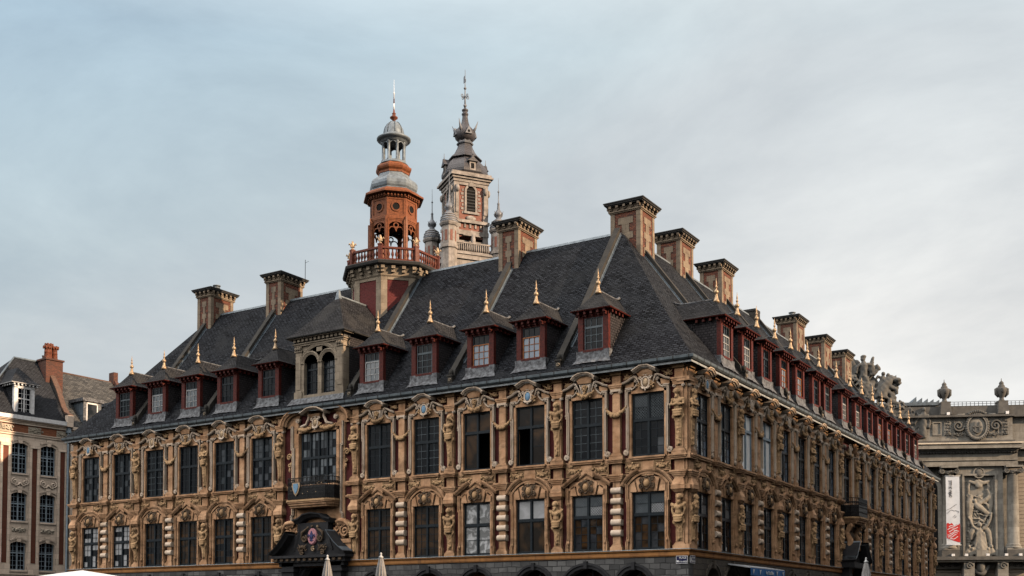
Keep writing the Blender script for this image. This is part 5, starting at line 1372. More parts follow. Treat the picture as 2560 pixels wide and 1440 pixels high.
# ================================================================== the opera, far right
OA = rad(25.685)
OREF = Vector((-1.39, 82.33, 0)); ON = Vector((math.sin(OA), -math.cos(OA), 0)); OD = Vector((math.cos(OA), math.sin(OA), 0))
OP = empty('opera_house', 'grey stone opera house with columns, carved panels, urns and a large rooftop sculpture group', 'building', OREF, OA)
def ou(u, v, out=0.):
    p = hit_plane(u, v, OREF+ON*out, ON); return ((p-OREF).dot(OD), p.z)
def ox(u): return ou(u, 1300)[0]
def oz(v): return ou(2450, v)[1]
zL, zC0, zC1 = oz(1395), oz(1367), oz(1166)
xr = ox(2547)
m = MB()
m.box(ox(2120), ox(2640), .6, 3, 0, zL, 'rusticated_stone'); m.box(ox(2120), xr+.3, .9, 3, zL, oz(1109), 'opera_stone')
m.box(ox(2393), ox(2413), .0, .9, zC0-1.1, oz(1160), 'opera_stone'); m.box(ox(2486), ox(2509), .0, .9, zC0-1.1, oz(1160), 'opera_stone')
m.box(ox(2413), ox(2486), .0, .9, oz(1190), oz(1160), 'opera_stone'); m.box(ox(2413), ox(2486), .28, .9, zL, oz(1190), 'opera_stone')
m.sweep([(ox(2411), zC0-1), (ox(2411), oz(1189)), (ox(2488), oz(1189)), (ox(2488), zC0-1)], [(0, .1), (0, -.12), (.2, -.12), (.2, .1)], 'opera_stone')
m.box(xr+.3, ox(2640), 1.2, 3, zL, oz(1109), 'rusticated_stone')
# arched bay at the left of the pier
pts = [(ox(2280), zL+.2)]+[(ox(2315)-(ox(2315)-ox(2280))*math.cos(math.pi*i/12), oz(1220)+(ox(2315)-ox(2280))*.9*math.sin(math.pi*i/12)) for i in range(13)]+[(ox(2350), zL+.2)]
m.prism(pts, .86, .95, 'interior_dark'); m.sweep(pts, [(0, .95), (0, .7), (.4, .6), (.5, .95)], 'opera_stone')
part(m, 'facade_wall', OP)
m = MB()
a, b = ox(2120), ox(2545)
m.box(a, b, -.35, .9, oz(1166), oz(1160), 'opera_stone'); m.box(a, b, -.30, .9, oz(1160), oz(1152), 'opera_stone'); m.box(a, b, -.42, .9, oz(1152), oz(1150), 'opera_stone'); m.box(a, b, -.28, .9, oz(1150), oz(1134), 'opera_stone')
m.box(a, b, -.45, .9, oz(1131), oz(1127.5), 'opera_dark'); m.box(a, b, -.62, .9, oz(1127.5), oz(1124), 'opera_stone'); m.box(a, b+.2, -1.15, .9, oz(1124), oz(1113), 'opera_stone'); m.box(a, b+.3, -1.3, .9, oz(1113), oz(1109.5), 'cream_carving')
x = a
while x < b: m.box(x, x+.16, -.58, -.4, oz(1134), oz(1131), 'opera_dark'); x += .3
m.box(a, b, -.40, .9, oz(1134), oz(1133.6), 'opera_dark')
m.box(b+.3, ox(2640), -.1, 1.2, oz(1124), oz(1110), 'opera_stone'); m.box(b+.3, ox(2640), .7, 1.3, oz(1152), oz(1124), 'opera_stone')
part(m, 'entablature', OP)
m = MB()
m.box(a, ox(2542), .1, 2.5, oz(1109.5), oz(1100), 'opera_dark'); m.box(a, ox(2538), .3, 2.5, oz(1100), oz(1042), 'opera_stone'); m.box(ox(2538), ox(2640), .9, 2.5, oz(1110), oz(1042), 'opera_stone')
m.box(a, ox(2540), -.25, 2.5, oz(1042), oz(1037), 'opera_dark'); m.box(a, ox(2640), .4, 2.6, oz(1037), oz(1013), 'opera_dark'); m.box(ox(2540), ox(2640), .2, 2.5, oz(1042), oz(1037), 'opera_dark')
for u0, u1 in ((2336, 2359), (2390, 2413), (2478, 2503)):
    m.sweep([(ox(u0), oz(1086)), (ox(u1), oz(1086)), (ox(u1), oz(1052)), (ox(u0), oz(1052))], [(0, .35), (0, .2), (.12, .2), (.12, .35)], 'opera_stone', True)
part(m, 'attic', OP)
cv = MB(); C_ = 'opera_carving'
for u0, u1 in ((2366, 2383), (2510, 2528)):
    cx_ = (ox(u0)+ox(u1))/2; w = ox(u1)-ox(u0)
    cv.box(cx_-w/2, cx_+w/2, .2, .35, oz(1086), oz(1052), 'opera_stone')
    for i in range(5): fruit(cv, cx_, oz(1083)+i*.34, w*.6, .3, .2, C_, i, 7)
part(cv, 'attic_relief', OP)
# coat of arms with garlands
cv = MB(); cx_, cz_ = ox(2447), oz(1066); kk = 120/FPX
cv.ell((cx_, .2, cz_), (.98, .22, 1.2), 'opera_stone', seg=22, rings=10)
for i in range(34):
    t = 2*math.pi*i/34; cv.ell((cx_+1.12*math.cos(t), .05, cz_+1.36*math.sin(t)), (.2, .18, .2), C_, seg=7, rings=5)
cv.sweep([(cx_+1.0*math.cos(2*math.pi*i/26), cz_+1.22*math.sin(2*math.pi*i/26)) for i in range(26)], [(-.06, .3), (-.06, -.1), (.06, -.1), (.06, .3)], 'opera_stone', True)
for i in range(9): cv.tube([(cx_+(i-4)*.17, .0, cz_+1.45), (cx_+(i-4)*.24, -.05, cz_+1.85-.03*(i-4)**2)], [.12, .16], C_, 6)
for s in (-1, 1):
    cv.tube(spiral(cx_+s*1.95, cz_+.1, .62, 1.7, s, 0, .1, 26), .12, C_, 6); fruit(cv, cx_+s*1.9, cz_-.85, 1.7, .45, .1, C_, 55, 26)
    cv.tube([(cx_+s*1.2, .1, cz_+1.3), (cx_+s*1.9, .1, cz_+1.25), (cx_+s*2.5, .1, cz_+1.0)], [.16, .2, .1], C_, 6)
cv.box(cx_-.3, cx_-.16, -.1, .1, cz_-.5, cz_+.5, C_); cv.box(cx_+.16, cx_+.3, -.1, .1, cz_-.5, cz_+.5, C_); cv.box(cx_-.5, cx_+.5, -.1, .1, cz_-.1, cz_+.05, C_); cv.tube(cat_pts(cx_-.5, cz_-.35, cx_+.5, cz_-.35, .35, 8, -.05), .08, C_, 6)
part(cv, 'coat_of_arms', OP)
def column(cx, name='column'):
    m = MB(); r = .62; h = zC1-1.0
    m.box(cx-.95, cx+.95, -.85, .9, zL+.1, zC0-.35, 'opera_dark'); m.box(cx-.88, cx+.88, -.78, .9, zC0-.35, zC0-.18, 'opera_stone')
    m.lathe([(.85, zC0-.2), (.86, zC0-.1), (.80, zC0), (.72, zC0+.06), (.78, zC0+.16), (.68, zC0+.26), (r, zC0+.4), (r*.99, zC0+3), (r*.87, h), (r*.95, h+.05), (r*.9, h+.12), (r*1.0, h+.3)], (cx, 0, 0), 24, 'opera_stone')
    o = part(m, name, OP)
    c = MB(); c.box(cx-.9, cx+.9, -.85, .5, zC1-.2, zC1, 'opera_stone'); c.lathe([(.6, h+.1), (.8, h+.45)], (cx, 0, 0), 16, C_)
    for s in (-1, 1):
        c.tube(spiral(cx+s*.72, h+.42, .3, 1.6, -s, 1.57, -.62, 22), .085, C_, 6); c.lathe([(.3, -.5), (.3, .5)], (0, 0, 0), 12, C_) if False else None
        c.tube([(cx+s*.72, -.6, h+.42), (cx+s*.72, .4, h+.42)], .24, C_, 10)
    fruit(c, cx, h+.35, .9, .4, -.66, C_, 3, 14)
    part(c, 'column_capital', o)
column(ox(2532.5)); column(ox(2371))
m = MB(); m.box(ox(2120), ox(2640), -1.15, .9, zL-.25, zL+.12, 'opera_dark'); m.box(ox(2120), ox(2640), -.95, .9, zL-.45, zL-.25, 'opera_stone'); m.box(ox(2120), ox(2640), .2, .9, zL-1.15, zL-.45, 'opera_stone')
x = ox(2330)
while x < ox(2600):
    if abs(x-ox(2447)) > 2.4: m.tube(spiral(x, zL-.8, .26, 1.4, 1, 0, .16, 14), .06, C_, 5)
    x += .62
for u in (2416, 2500):
    m.box(ox(u)-.55, ox(u)+.55, -.8, .4, zL-2.2, zL-.45, 'opera_stone'); m.tube(spiral(ox(u), zL-.9, .4, 1.4, 1, 0, -.84, 16), .1, C_, 6)
m.tube(cat_pts(ox(2425), zL-.8, ox(2470), zL-.8, .9, 9, -.2), [.1, .2, .28, .32, .34, .32, .28, .2, .1], C_, 7); m.ell((ox(2447), -.3, zL-.9), (.5, .4, .8), C_)
part(m, 'balcony_ledge', OP)
for u in (2375, 2408, 2461, 2507, 2542):
    m = MB(); x = ox(u); m.box(x-.16, x+.16, -1.1, -.85, zL+.17, zL+.42, 'white_paint'); m.box(x-.05, x+.05, -1.05, -.9, zL+.1, zL+.2, 'iron'); part(m, 'floodlight', OP)
for u in (2374, 2522):
    m = MB(); x = ox(u); m.box(x-.16, x+.16, -.2, .1, oz(1037)+.02, oz(1037)+.32, 'white_paint'); part(m, 'floodlight', OP)
# figures in the panel
cv = MB(); cx_ = ox(2449); E = lambda u, v, rx, rz, ry=.3, y=.1: cv.ell((ox(u), y, oz(v)), (rx*.0434, ry, rz*.0434), C_, None, 12, 8)
def TB(pts, rs, y=.05): cv.tube([(ox(u), y, oz(v)) for u, v in pts], [r*.0434 for r in rs], C_, 8)
E(2449, 1312, 5, 6.5, .3, -.25); TB([(2449, 1318), (2449, 1326), (2450, 1340), (2451, 1360), (2452, 1385)], [3, 8, 9, 13, 18], -.05)
for k in range(6): TB([(2442+k*3.4, 1330), (2438+k*5, 1360), (2434+k*6.5, 1386)], [2, 3, 3.4], -.3)
TB([(2443, 1323), (2432, 1316), (2426, 1300), (2420, 1292)], [4, 4, 3, 2.4], -.15); TB([(2456, 1323), (2468, 1314), (2476, 1298), (2479, 1282)], [4, 4, 3, 2.4], -.15)
TB([(2436, 1320), (2428, 1335), (2428, 1350)], [6, 7, 4], .05); TB([(2462, 1318), (2472, 1330), (2476, 1350), (2476, 1375)], [6, 7, 6, 4], .05)
E(2438, 1252, 4, 5, .25, 0); TB([(2438, 1258), (2446, 1266), (2460, 1276), (2472, 1286)], [5, 8, 7, 4], .05); TB([(2444, 1262), (2458, 1254), (2472, 1244), (2482, 1236)], [5, 5, 5, 3], .08); TB([(2434, 1258), (2428, 1270), (2426, 1290)], [5, 6, 4], .1)
TB([(2430, 1240), (2424, 1256), (2424, 1285), (2428, 1310)], [5, 9, 8, 5], .18); TB([(2470, 1222), (2478, 1240), (2480, 1262), (2476, 1285)], [4, 7, 6, 4], .18)
E(2449, 1212, 9, 9, .28, 0); TB([(2424, 1202), (2436, 1207), (2449, 1203), (2462, 1207), (2476, 1202)], [3, 5, 6, 5, 3], .05)
for s in (-1, 1): TB([(2449+s*22, 1204), (2449+s*26, 1218), (2449+s*25, 1240)], [3, 4, 2], .15)
for s in (-1, 1):
    for q0, q1 in ((28, 1366), (20, 1372)):
        E(2449+s*q0, q1, 4, 4.5, .3, -.3); TB([(2449+s*q0, q1+4), (2449+s*(q0+2), q1+14), (2449+s*(q0+4), q1+22)], [4, 6, 5], -.2)
    TB([(2449+s*30, 1374), (2449+s*36, 1380), (2449+s*37, 1390)], [4, 4, 3], -.2)
rnd = random.Random(21)
for i in range(95):
    u = 2449+rnd.gauss(0, 17); v = rnd.uniform(1235, 1385); l = rnd.uniform(8, 20); a = rnd.gauss(.2, .7)+(1.2 if v > 1325 else 0)
    if abs(u-2449) < 30: TB([(u, v), (u+l*.5*math.cos(a)+rnd.uniform(-2, 2), v+l*.5*math.sin(a)), (u+l*math.cos(a), v+l*math.sin(a)+rnd.uniform(-3, 3))], [1.2, 2.2, 1.0], rnd.uniform(.0, .16))
for s_ in (-1, 1):
    for i in range(26): cv.ell((ox(2449+s_*rnd.uniform(24, 29)), .2, oz(1205+i*6.8)), (rnd.uniform(.1, .2), .14, rnd.uniform(.1, .2)), C_, None, 7, 5)
rel = carved(cv, 'relief_figures', .06, 'opera_relief', .012); place(rel, 'relief_figures', OP, (0, .10, 0), 0, (1, .6, 1))
m = MB(); m.box(ox(2437), ox(2466), -.5, .3, zL+.1, zL+.85, 'opera_stone'); m.ell((cx_, -.05, oz(1182)), (.42, .12, .42), C_)
m.sweep([(cx_+.55*math.cos(2*math.pi*i/20), oz(1182)+.55*math.sin(2*math.pi*i/20)) for i in range(20)], [(-.07, .1), (-.07, -.1), (.07, -.1), (.07, .1)], 'opera_stone', True)
part(m, 'relief_plinth', OP)
for u in (2369.5, 2514):
    m = MB(); x = ox(u); k = .0434; zb = oz(1035)
    m.frus((x, .6), 29*k, 1.5, zb, (x, .6), 22*k, 1.2, oz(1006), 'opera_dark'); m.box(x-12*k, x+12*k, 0., 1.2, oz(1006), oz(1002), 'opera_dark')
    m.lathe([(r*k, oz(v)) for r, v in ((9, 1002), (6, 998), (5, 994), (7, 990), (10, 984), (12.5, 976), (12.5, 971), (10, 968), (8, 966), (8.5, 964), (7, 962), (5, 959), (6, 957), (4, 953), (1.2, 951), (.5, 944))], (x, .6, 0), 16, 'opera_dark')
    for s in (-1, 1): m.tube([(x+s*9*k, .6, oz(968)), (x+s*14*k, .55, oz(972)), (x+s*13.5*k, .55, oz(984)), (x+s*8*k, .6, oz(992))], [.1, .18, .18, .08], 'opera_dark', 7); m.ell((x, .6-s*.5, oz(976)), (.2, .15, .3), 'opera_dark')
    part(m, 'roof_urn', OP)
m = MB(); za, zb = oz(1013), oz(997)
for i in range(26):
    x = ox(2380)+i*(ox(2640)-ox(2380))/25; m.tube([(x, 1.6, za-.1), (x, 1.6, zb)], .03, 'iron', 5)
for t in (0, .33, .66): m.tube([(ox(2380), 1.6, zb-(zb-za)*t), (ox(2640), 1.6, zb-(zb-za)*t)], .025, 'iron', 5)
part(m, 'roof_railing', OP)
m = MB(); m.box(ox(2200), ox(2368), 2.5, 14, oz(1000), oz(992), 'zinc_blue'); m.box(ox(2200), ox(2368), 2.7, 14, oz(1010), oz(1000), 'opera_dark')
for i in range(6):
    x = ox(2300)+i*.62; h_ = (.75, .62, .52, .44, .36, .3)[i]
    m.prism([(x, oz(992)), (x+.55, oz(992)), (x+.55, oz(992)+h_)], 3., 9, 'zinc_blue')
part(m, 'metal_roof_lights', OP)
# sculpture group over the pediment: a winged musician, a rearing horse with riders, the slope of rock and a standing figure
cv = MB(); kk = .0434
def SE(u, v, ru, rv, ry=.9, y=1.2, rot=0): cv.ell((ox(u), y, oz(v)), (ru*kk, ry, rv*kk), C_, (0, rot, 0), 12, 8)
def ST(pts, rs, y=1.0): cv.tube([(ox(u), y, oz(v)) for u, v in pts], [r*kk for r in rs], C_, 9)
SE(2166, 899, 6.5, 7, .3, .7); SE(2167, 893, 8, 4.5, .35, .7)
ST([(2167, 905), (2168, 916), (2168, 930), (2166, 945)], [5, 11, 9, 10], .7)
ST([(2163, 945), (2161, 965), (2158, 990)], [7, 6, 6], .7); ST([(2172, 945), (2175, 965), (2176, 992)], [8, 7, 6], .6)
ST([(2160, 912), (2150, 920), (2148, 936)], [5, 4.5, 3.5], .6); ST([(2175, 912), (2186, 918), (2190, 908)], [5, 4.5, 3.5], .5)
for i in range(7): ST([(2156, 916+i*4), (2146-i*.8, 906+i*6), (2136+i*.8, 890+i*9)], [5, 6, 3.5], 1.1)
ST([(2138, 884), (2136, 900), (2138, 930), (2146, 950)], [3, 7, 9, 8], 1.2)
SE(2187, 925, 8, 15, .3, .6); ST([(2182, 940), (2192, 938), (2202, 928)], [5, 6, 4], .6); ST([(2186, 912), (2190, 900), (2193, 894)], [5, 4, 3], .6); ST([(2198, 915), (2204, 925), (2206, 930)], [5, 6, 5], .6)
SE(2152, 925, 15, 30, .7, 1.5); SE(2180, 940, 18, 22, .7, 1.5); SE(2192, 962, 16, 20, .8, 1.5); SE(2168, 955, 26, 26, .8, 1.6); SE(2226, 985, 24, 24, .8, 1.5); SE(2244, 972, 14, 16, .6, 1.3); SE(2140, 912, 8, 26, .5, 1.5, .1); SE(2160, 985, 30, 34, 1.2, 1.6); SE(2135, 975, 20, 45, 1.2, 1.8); SE(2185, 975, 16, 26, 1.2, 1.5)
# horse
ST([(2208, 1000), (2215, 975), (2226, 962), (2240, 952), (2252, 958), (2260, 966)], [18, 16, 13, 8, 7, 5], .7); SE(2252, 955, 9, 6, .4, .6); ST([(2246, 948), (2249, 942)], [3, 1], .6)
for i in range(6): ST([(2222+i*4, 950-i*1.5), (2214+i*4, 955-i), (2209+i*4, 966)], [4, 5, 3], .8)
ST([(2232, 972), (2248, 980), (2250, 992)], [7, 5, 4], .5); ST([(2226, 985), (2240, 994), (2238, 1004)], [7, 5, 4], .5)
SE(2217, 938, 5, 6, .35, .8); ST([(2217, 945), (2214, 958), (2206, 968)], [6, 8, 8], .8); SE(2230, 941, 5, 6, .35, 1.0); ST([(2230, 948), (2232, 960), (2228, 970)], [6, 8, 8], 1.0); ST([(2212, 948), (2203, 944), (2198, 952)], [4, 4, 3], .8)
# rock slope
rnd = random.Random(12)
for i in range(46):
    t = i/45; u = 2130+t*200; v = 1000+t*58+rnd.uniform(-10, 16); SE(u, v+14, rnd.uniform(12, 24), rnd.uniform(10, 18), 1.0, 1.4+rnd.uniform(-.3, .3), rnd.uniform(-.6, .6))
for i in range(26):
    u = rnd.uniform(2180, 2320); v = 1010+(u-2180)*.3+rnd.uniform(0, 40); ST([(u, v), (u+rnd.uniform(-14, 14), v+rnd.uniform(6, 16)), (u+rnd.uniform(-20, 20), v+rnd.uniform(12, 30))], [5, 6, 3], .45)
SE(2315, 1033, 5, 6, .35, .2); ST([(2315, 1040), (2314, 1056), (2312, 1078), (2314, 1105)], [6, 10, 9, 8], .3); ST([(2309, 1046), (2298, 1056), (2290, 1070)], [5, 4, 3], .2); ST([(2322, 1046), (2328, 1060), (2326, 1080)], [5, 5, 4], .2)
cv.box(ox(2110), ox(2300), .9, 2.6, oz(1110), oz(1030), C_)
for i in range(150):
    u = rnd.uniform(2128, 2300); v0 = 915+(u-2128)*.62 if u < 2205 else 955+(u-2205)*.75; v = v0+abs(rnd.gauss(0, 34))+14
    SE(u, v, rnd.uniform(2, 5), rnd.uniform(2, 6), rnd.uniform(.2, .4), .55+rnd.uniform(-.1, .3), rnd.uniform(-1, 1))
for i in range(70):
    u = rnd.uniform(2128, 2300); v0 = 930+(u-2128)*.6; v = v0+abs(rnd.gauss(0, 30)); ST([(u, v), (u+rnd.uniform(-6, 8), v+rnd.uniform(5, 10)), (u+rnd.uniform(-6, 10), v+rnd.uniform(10, 24))], [1.4, 2.6, 1.2], .35)
for i in range(9):
    ST([(2157-i*1.2, 925+i*3), (2145-i*1.3, 912+i*5), (2134+i*.6, 884+i*8), (2133+i*.6, 881+i*8)], [3, 3.2, 2.4, 1.2], .8)
rel = carved(cv, 'sculpture_group', .08, 'sculpture_stone', .02); place(rel, 'sculpture_group', OP, (0, 0, .55))

# banner hung in front of the left column
p0 = (ox(2356.5), oz(1193)); p1 = (ox(2393.5), oz(1364)); BW = ox(2391)-ox(2357); BH = oz(1193)-oz(1364)
BN = empty('theatre_banner', 'long white hanging banner with vertical lettering and red wavy print in front of a column', 'banner', OREF+OD*((ox(2357)+ox(2391))/2)+ON*1.35+Vector((0, 0, oz(1364))), OA)
m = MB(); nx, nz = 6, 14; hw = BW/2
vs = [(-hw+2*hw*i/nx, .010*math.sin(i*1.3+j*.35), BH*j/nz) for j in range(nz+1) for i in range(nx+1)]
fs = [(j*(nx+1)+i, j*(nx+1)+i+1, (j+1)*(nx+1)+i+1, (j+1)*(nx+1)+i) for j in range(nz) for i in range(nx)]
m.add(vs, fs, 'banner_white', True); m.tube([(-hw-.1, .0, BH), (hw+.1, .0, BH)], .05, 'pale_frame', 6); m.tube([(-hw-.1, .0, 0), (hw+.1, .0, 0)], .05, 'pale_frame', 6); m.box(-.03, .03, 0, .75, BH-.03, BH+.03, 'iron'); m.box(-.03, .03, 0, .75, -.03, .03, 'iron')
part(m, 'cloth', BN)
def text_mesh(s, size, mat, name, narrow=1.):
    cu = bpy.data.curves.new(name, 'FONT'); cu.body = s; cu.size = size; cu.align_x = 'CENTER'; cu.align_y = 'CENTER'; cu.extrude = .004; cu.offset = size*.012; cu.resolution_u = 3
    ob = bpy.data.objects.new(name, cu); COL.objects.link(ob)
    me = bpy.data.meshes.new_from_object(ob.evaluated_get(bpy.context.evaluated_depsgraph_get()))
    bpy.data.objects.remove(ob); me.materials.clear(); me.materials.append(MATS[mat])
    M = Matrix.Rotation(rad(90), 4, 'X') @ Matrix.Diagonal((narrow, 1, 1, 1)); me.transform(M); return me
t = text_mesh('OPÉRA DE LILLE', .46, 'ink', 'lettering', .56); o = place(t, 'lettering', BN, (-.22, -.022, BH*.815)); o.rotation_euler = (0, rad(-90), 0)
m = MB(); rnd = random.Random(9)
top = [(-hw+.02+(2*hw-.04)*i/16, 2.25+.10*math.sin(i*1.2)+.12*math.sin(i*.45)) for i in range(17)]; bot = [(-hw+.02+(2*hw-.04)*i/16, .28+.5*(1-i/16)**1.3) for i in range(17)]
m.prism(top+bot[::-1], -.024, -.016, 'banner_red'); part(m, 'red_print', BN)
m = MB()
for k in range(7):
    z = .55+k*.24; x0 = -hw+.1+rnd.uniform(0, .25); x1 = hw-.1-rnd.uniform(0, .35)
    pts = [(x0+(x1-x0)*i/10, z+.30*i/10*(1 if k < 4 else .5)+.07*math.sin(i*.8+k)) for i in range(11)]
    m.sweep(pts, [(-.035, -.029), (-.035, -.025), (.035, -.025), (.035, -.029)], 'banner_white')
part(m, 'white_strokes', BN)
m = MB(); st = [(-.016, -.022), (-.016, -.014), (.016, -.014), (.016, -.022)]
for pts in ([(-.7, 3.75), (-.5, 3.85), (-.25, 3.95), (0, 4.15), (.3, 4.35), (.38, 4.4)], [(-.62, 3.4), (-.45, 3.55), (-.3, 3.75), (-.1, 3.78), (.1, 3.68), (.3, 3.72), (.6, 3.6)], [(-.05, 3.0), (.1, 3.1), (.22, 3.24)], [(.12, 2.9), (.25, 3.0), (.36, 3.12)], [(.62, 3.6), (.5, 3.45)]): m.sweep(pts, st, 'ink')
part(m, 'drawn_lines', BN)

# ================================================================== houses on the left
HA = rad(84.1); HO = Vector((-54.38, 7.18, 0))
H1 = empty('town_house', 'cream stone house with brick strips, hipped slate roof and white dormer at the left edge', 'house', HO, HA)
HX = [-1.59-2.23*k for k in range(3)]; S0 = -7.2
rows = ((4.98, 7.10), (8.61, 10.75), (12.15, 14.42))
m = MB()
fh = [(x-.62, x+.62, list(rows)) for x in HX]
m.join(wall(S0, -.02, 4.5, 15.0, fh, 'cream_stone', 0., .5)); m.box(S0, -.02, .02, .5, 0, 4.4, 'cream_stone'); m.box(S0, S0+.4, .5, 8, 0, 16, 'cream_stone'); m.box(S0, 0, 7.6, 8, 0, 16, 'cream_stone')
m.box(S0, -.02, .6, .65, 4.5, 15, 'interior_dark'); m.box(S0, -.02, .02, .5, 15.0, 16.0, 'house_brick')
for x in HX:
    for z0, z1 in rows:
        pts = [(-.62+1.24*i/10, z1-.02-.20*((i-5)/5)**2+.02) for i in range(11)]
        m.prism([(x+a, b) for a, b in pts]+[(x+.62, z1+.02), (x-.62, z1+.02)], .0, .3, 'cream_stone')
        m.sweep([(x+a*1.05, b+.22) for a, b in pts], [(-.05, .05), (-.05, -.08), (.06, -.1), (.06, .05)], 'cream_stone')
        m.prism([(x-.14, z1-.05), (x+.14, z1-.05), (x+.2, z1+.42), (x-.2, z1+.42)], -.08, .05, 'cream_stone')
        m.box(x-.66, x+.66, -.10, .2, z0-.12, z0, 'cream_stone')
for k in range(5):
    xc = -.475-2.23*k
    for s in (-1, 1): m.box(xc+s*.30-.09, xc+s*.30+.09, -.08, .1, 5.4, 14.3, 'cream_stone')
    m.box(xc-.20, xc+.20, -.012, .1, 5.5, 14.1, 'strip_brick'); m.box(xc-.39, xc+.39, -.12, .1, 14.1, 14.35, 'cream_stone'); m.box(xc-.42, xc+.42, -.14, .1, 4.7, 5.4, 'cream_stone')
m.box(S0, 0, -.10, .1, 14.95, 15.1, 'cream_stone'); m.box(S0, 0, -.18, .1, 15.1, 15.16, 'cream_stone')
m.box(S0, 0, -.16, .1, 4.4, 4.62, 'cream_stone'); m.box(S0, 0, -.25, .1, 4.62, 4.7, 'cream_stone')
part(m, 'facade', H1)
m = MB()
for i, (z, o) in enumerate(((15.78, .12), (15.92, .2), (16.02, .32), (16.1, .42))): m.box(S0-o*.5, .0, -o, .5, z, z+(.14, .1, .08, .30)[i], 'cream_stone' if i < 3 else 'white_paint')
part(m, 'cornice', H1)
for k in range(4):
    m = MB(); fruit(m, -.475-2.23*k, 15.45, .95, .4, -.02, 'cream_carving', 80+k, 40); m.box(-.475-2.23*k-.5, -.475-2.23*k+.5, .0, .1, 15.2, 15.7, 'cream_carving'); part(m, 'frieze_relief', H1)
for x in HX:
    for s in (-1, 1):
        m = MB(); z = 11.45; m.tube(spiral(x+s*.42, z+.05, .26, 1.6, -s, 1.57, -.06, 20), .06, 'cream_stone', 6); m.tube(cat_pts(x+s*.42, z-.2, x, z-.02, .1, 5, -.05), .06, 'cream_stone', 6); part(m, 'stucco_scroll', H1)
    m = MB(); fruit(m, x, 7.95, 1.1, .5, -.02, 'cream_carving', 7, 34); part(m, 'frieze_relief', H1)
def house_window(hw, z0, z1, cols, rows_, tz, frame, y=.22, arch=.2):
    f = MB(); p = MB(); rnd = random.Random(int(z0*10)); b = .035
    f.box(-hw, -hw+.07, y, y+.08, z0, z1-arch*.7, frame); f.box(hw-.07, hw, y, y+.08, z0, z1-arch*.7, frame); f.box(-hw, hw, y, y+.08, z0, z0+.08, frame)
    f.box(-.05, .05, y-.02, y+.08, z0, z1, frame); f.box(-hw, hw, y-.015, y+.08, tz-.045, tz+.045, frame)
    for i in range(1, cols):
        if i*2 != cols: f.box(-hw+2*hw*i/cols-.014, -hw+2*hw*i/cols+.014, y+.01, y+.06, z0, z1, frame)
    for i in range(1, rows_): zz_ = z0+(z1-z0)*i/rows_; f.box(-hw, hw, y+.012, y+.058, zz_-.014, zz_+.014, frame)
    for i in range(cols):
        for k in range(rows_):
            t = rnd.uniform(-.02, .02); xa, xb = -hw+2*hw*i/cols, -hw+2*hw*(i+1)/cols; za, zb = z0+(z1-z0)*k/rows_, z0+(z1-z0)*(k+1)/rows_
            p.quad((xa, y+.04-t, za), (xb, y+.04+t, za), (xb, y+.04+t, zb), (xa, y+.04-t, zb), 'window_glass')
    return f.mesh('window'), p.mesh('glass_pane')
for z0, z1 in rows:
    w = house_window(.6, z0, z1, 4, 6, z0+(z1-z0)*.6, 'blue_grey_paint')
    for x in HX: o = place(w[0], 'window', H1, (x, 0, 0)); place(w[1], 'glass_pane', o)
m = MB()
ez, rz_, rb = 16.35, 21.5, 3.5
m.add([(S0-.2, -.35, ez), (-.0, -.35, ez), (0, rb, rz_), (-2.6, rb, rz_), (S0-.2, 8, ez), (0, 8, ez)], [(0, 1, 2, 3), (0, 3, 4), (3, 2, 5, 4), (0, 4, 5, 1)], 'house_slate')
m.tube([(-2.6, rb, rz_+.03), (0, rb, rz_+.03)], .09, 'zinc_blue', 6); m.tube([(S0-.2, -.35, ez+.03), (-2.6, rb, rz_+.03)], .07, 'zinc_blue', 6)
part(m, 'roof', H1)
m = MB(); sl = lambda y: ez+(rz_-ez)*(y+.35)/(rb+.35)
cur = lambda y: sl(y)+.30+.35*max(0, .9-y)**2*.0
m.prism([(-.45, ez-.35), (-.45, ez+.55), (.1, ez+.75), (.6, ez+1.25), (1.4, sl(1.4)+.45), (rb, rz_+.5), (rb, rz_-.8), (.5, ez-.35)], -.32, .06, 'coping_stone', 'x')
m.prism([(-.50, ez+.55), (.1, ez+.75), (.6, ez+1.25), (1.4, sl(1.4)+.45), (rb, rz_+.5), (rb, rz_+.62), (1.35, sl(1.35)+.6), (.5, ez+1.38), (.05, ez+.88), (-.50, ez+.66)], -.34, -.1+.18, 'old_tile', 'x')
m.box(-.36, .10, -.52, -.1, ez-.32, ez+.58, 'cream_stone')
part(m, 'party_wall_coping', H1)
m = MB(); m.box(-.70, .70, 2.2, 3.4, 18.3, 21.55, 'old_chimney_brick'); m.box(-.78, .78, 2.1, 3.5, 21.55, 21.68, 'old_chimney_brick')
o = part(m, 'chimney', H1)
for y, x, h_, s in ((2.5, -.45, .95, 1.0), (2.9, -.1, 1.25, 1.0), (3.05, .45, 1.15, 1.05)):
    m = MB(); m.lathe([(.27, 0), (.25, .08), (.22, h_*.5), (.25, h_*.52), (.22, h_*.56), (.21, h_*.86), (.30, h_*.9), (.32, h_), (.2, h_+.02)], (x, y, 21.68), 12, 'terracotta')
    for k in range(8):
        t = k*math.pi/4; m.box(x+.28*math.cos(t)-.05, x+.28*math.cos(t)+.05, y+.28*math.sin(t)-.05, y+.28*math.sin(t)+.05, 21.68+h_*.84, 21.68+h_*1.04, 'terracotta')
    part(m, 'chimney_pot', o)
m = MB(); dx = -3.62
m.box(dx-.78, dx-.52, -.12, .15, 16.5, 18.55, 'white_paint'); m.box(dx+.52, dx+.78, -.12, .15, 16.5, 18.55, 'white_paint'); m.box(dx-.78, dx+.78, -.12, .15, 18.45, 18.65, 'white_paint'); m.box(dx-.78, dx+.78, -.18, .2, 16.42, 16.56, 'white_paint')
for i in range(7): m.box(dx-.92+i*.29, dx-.80+i*.29, -.3, .0, 18.66, 18.82, 'white_paint')
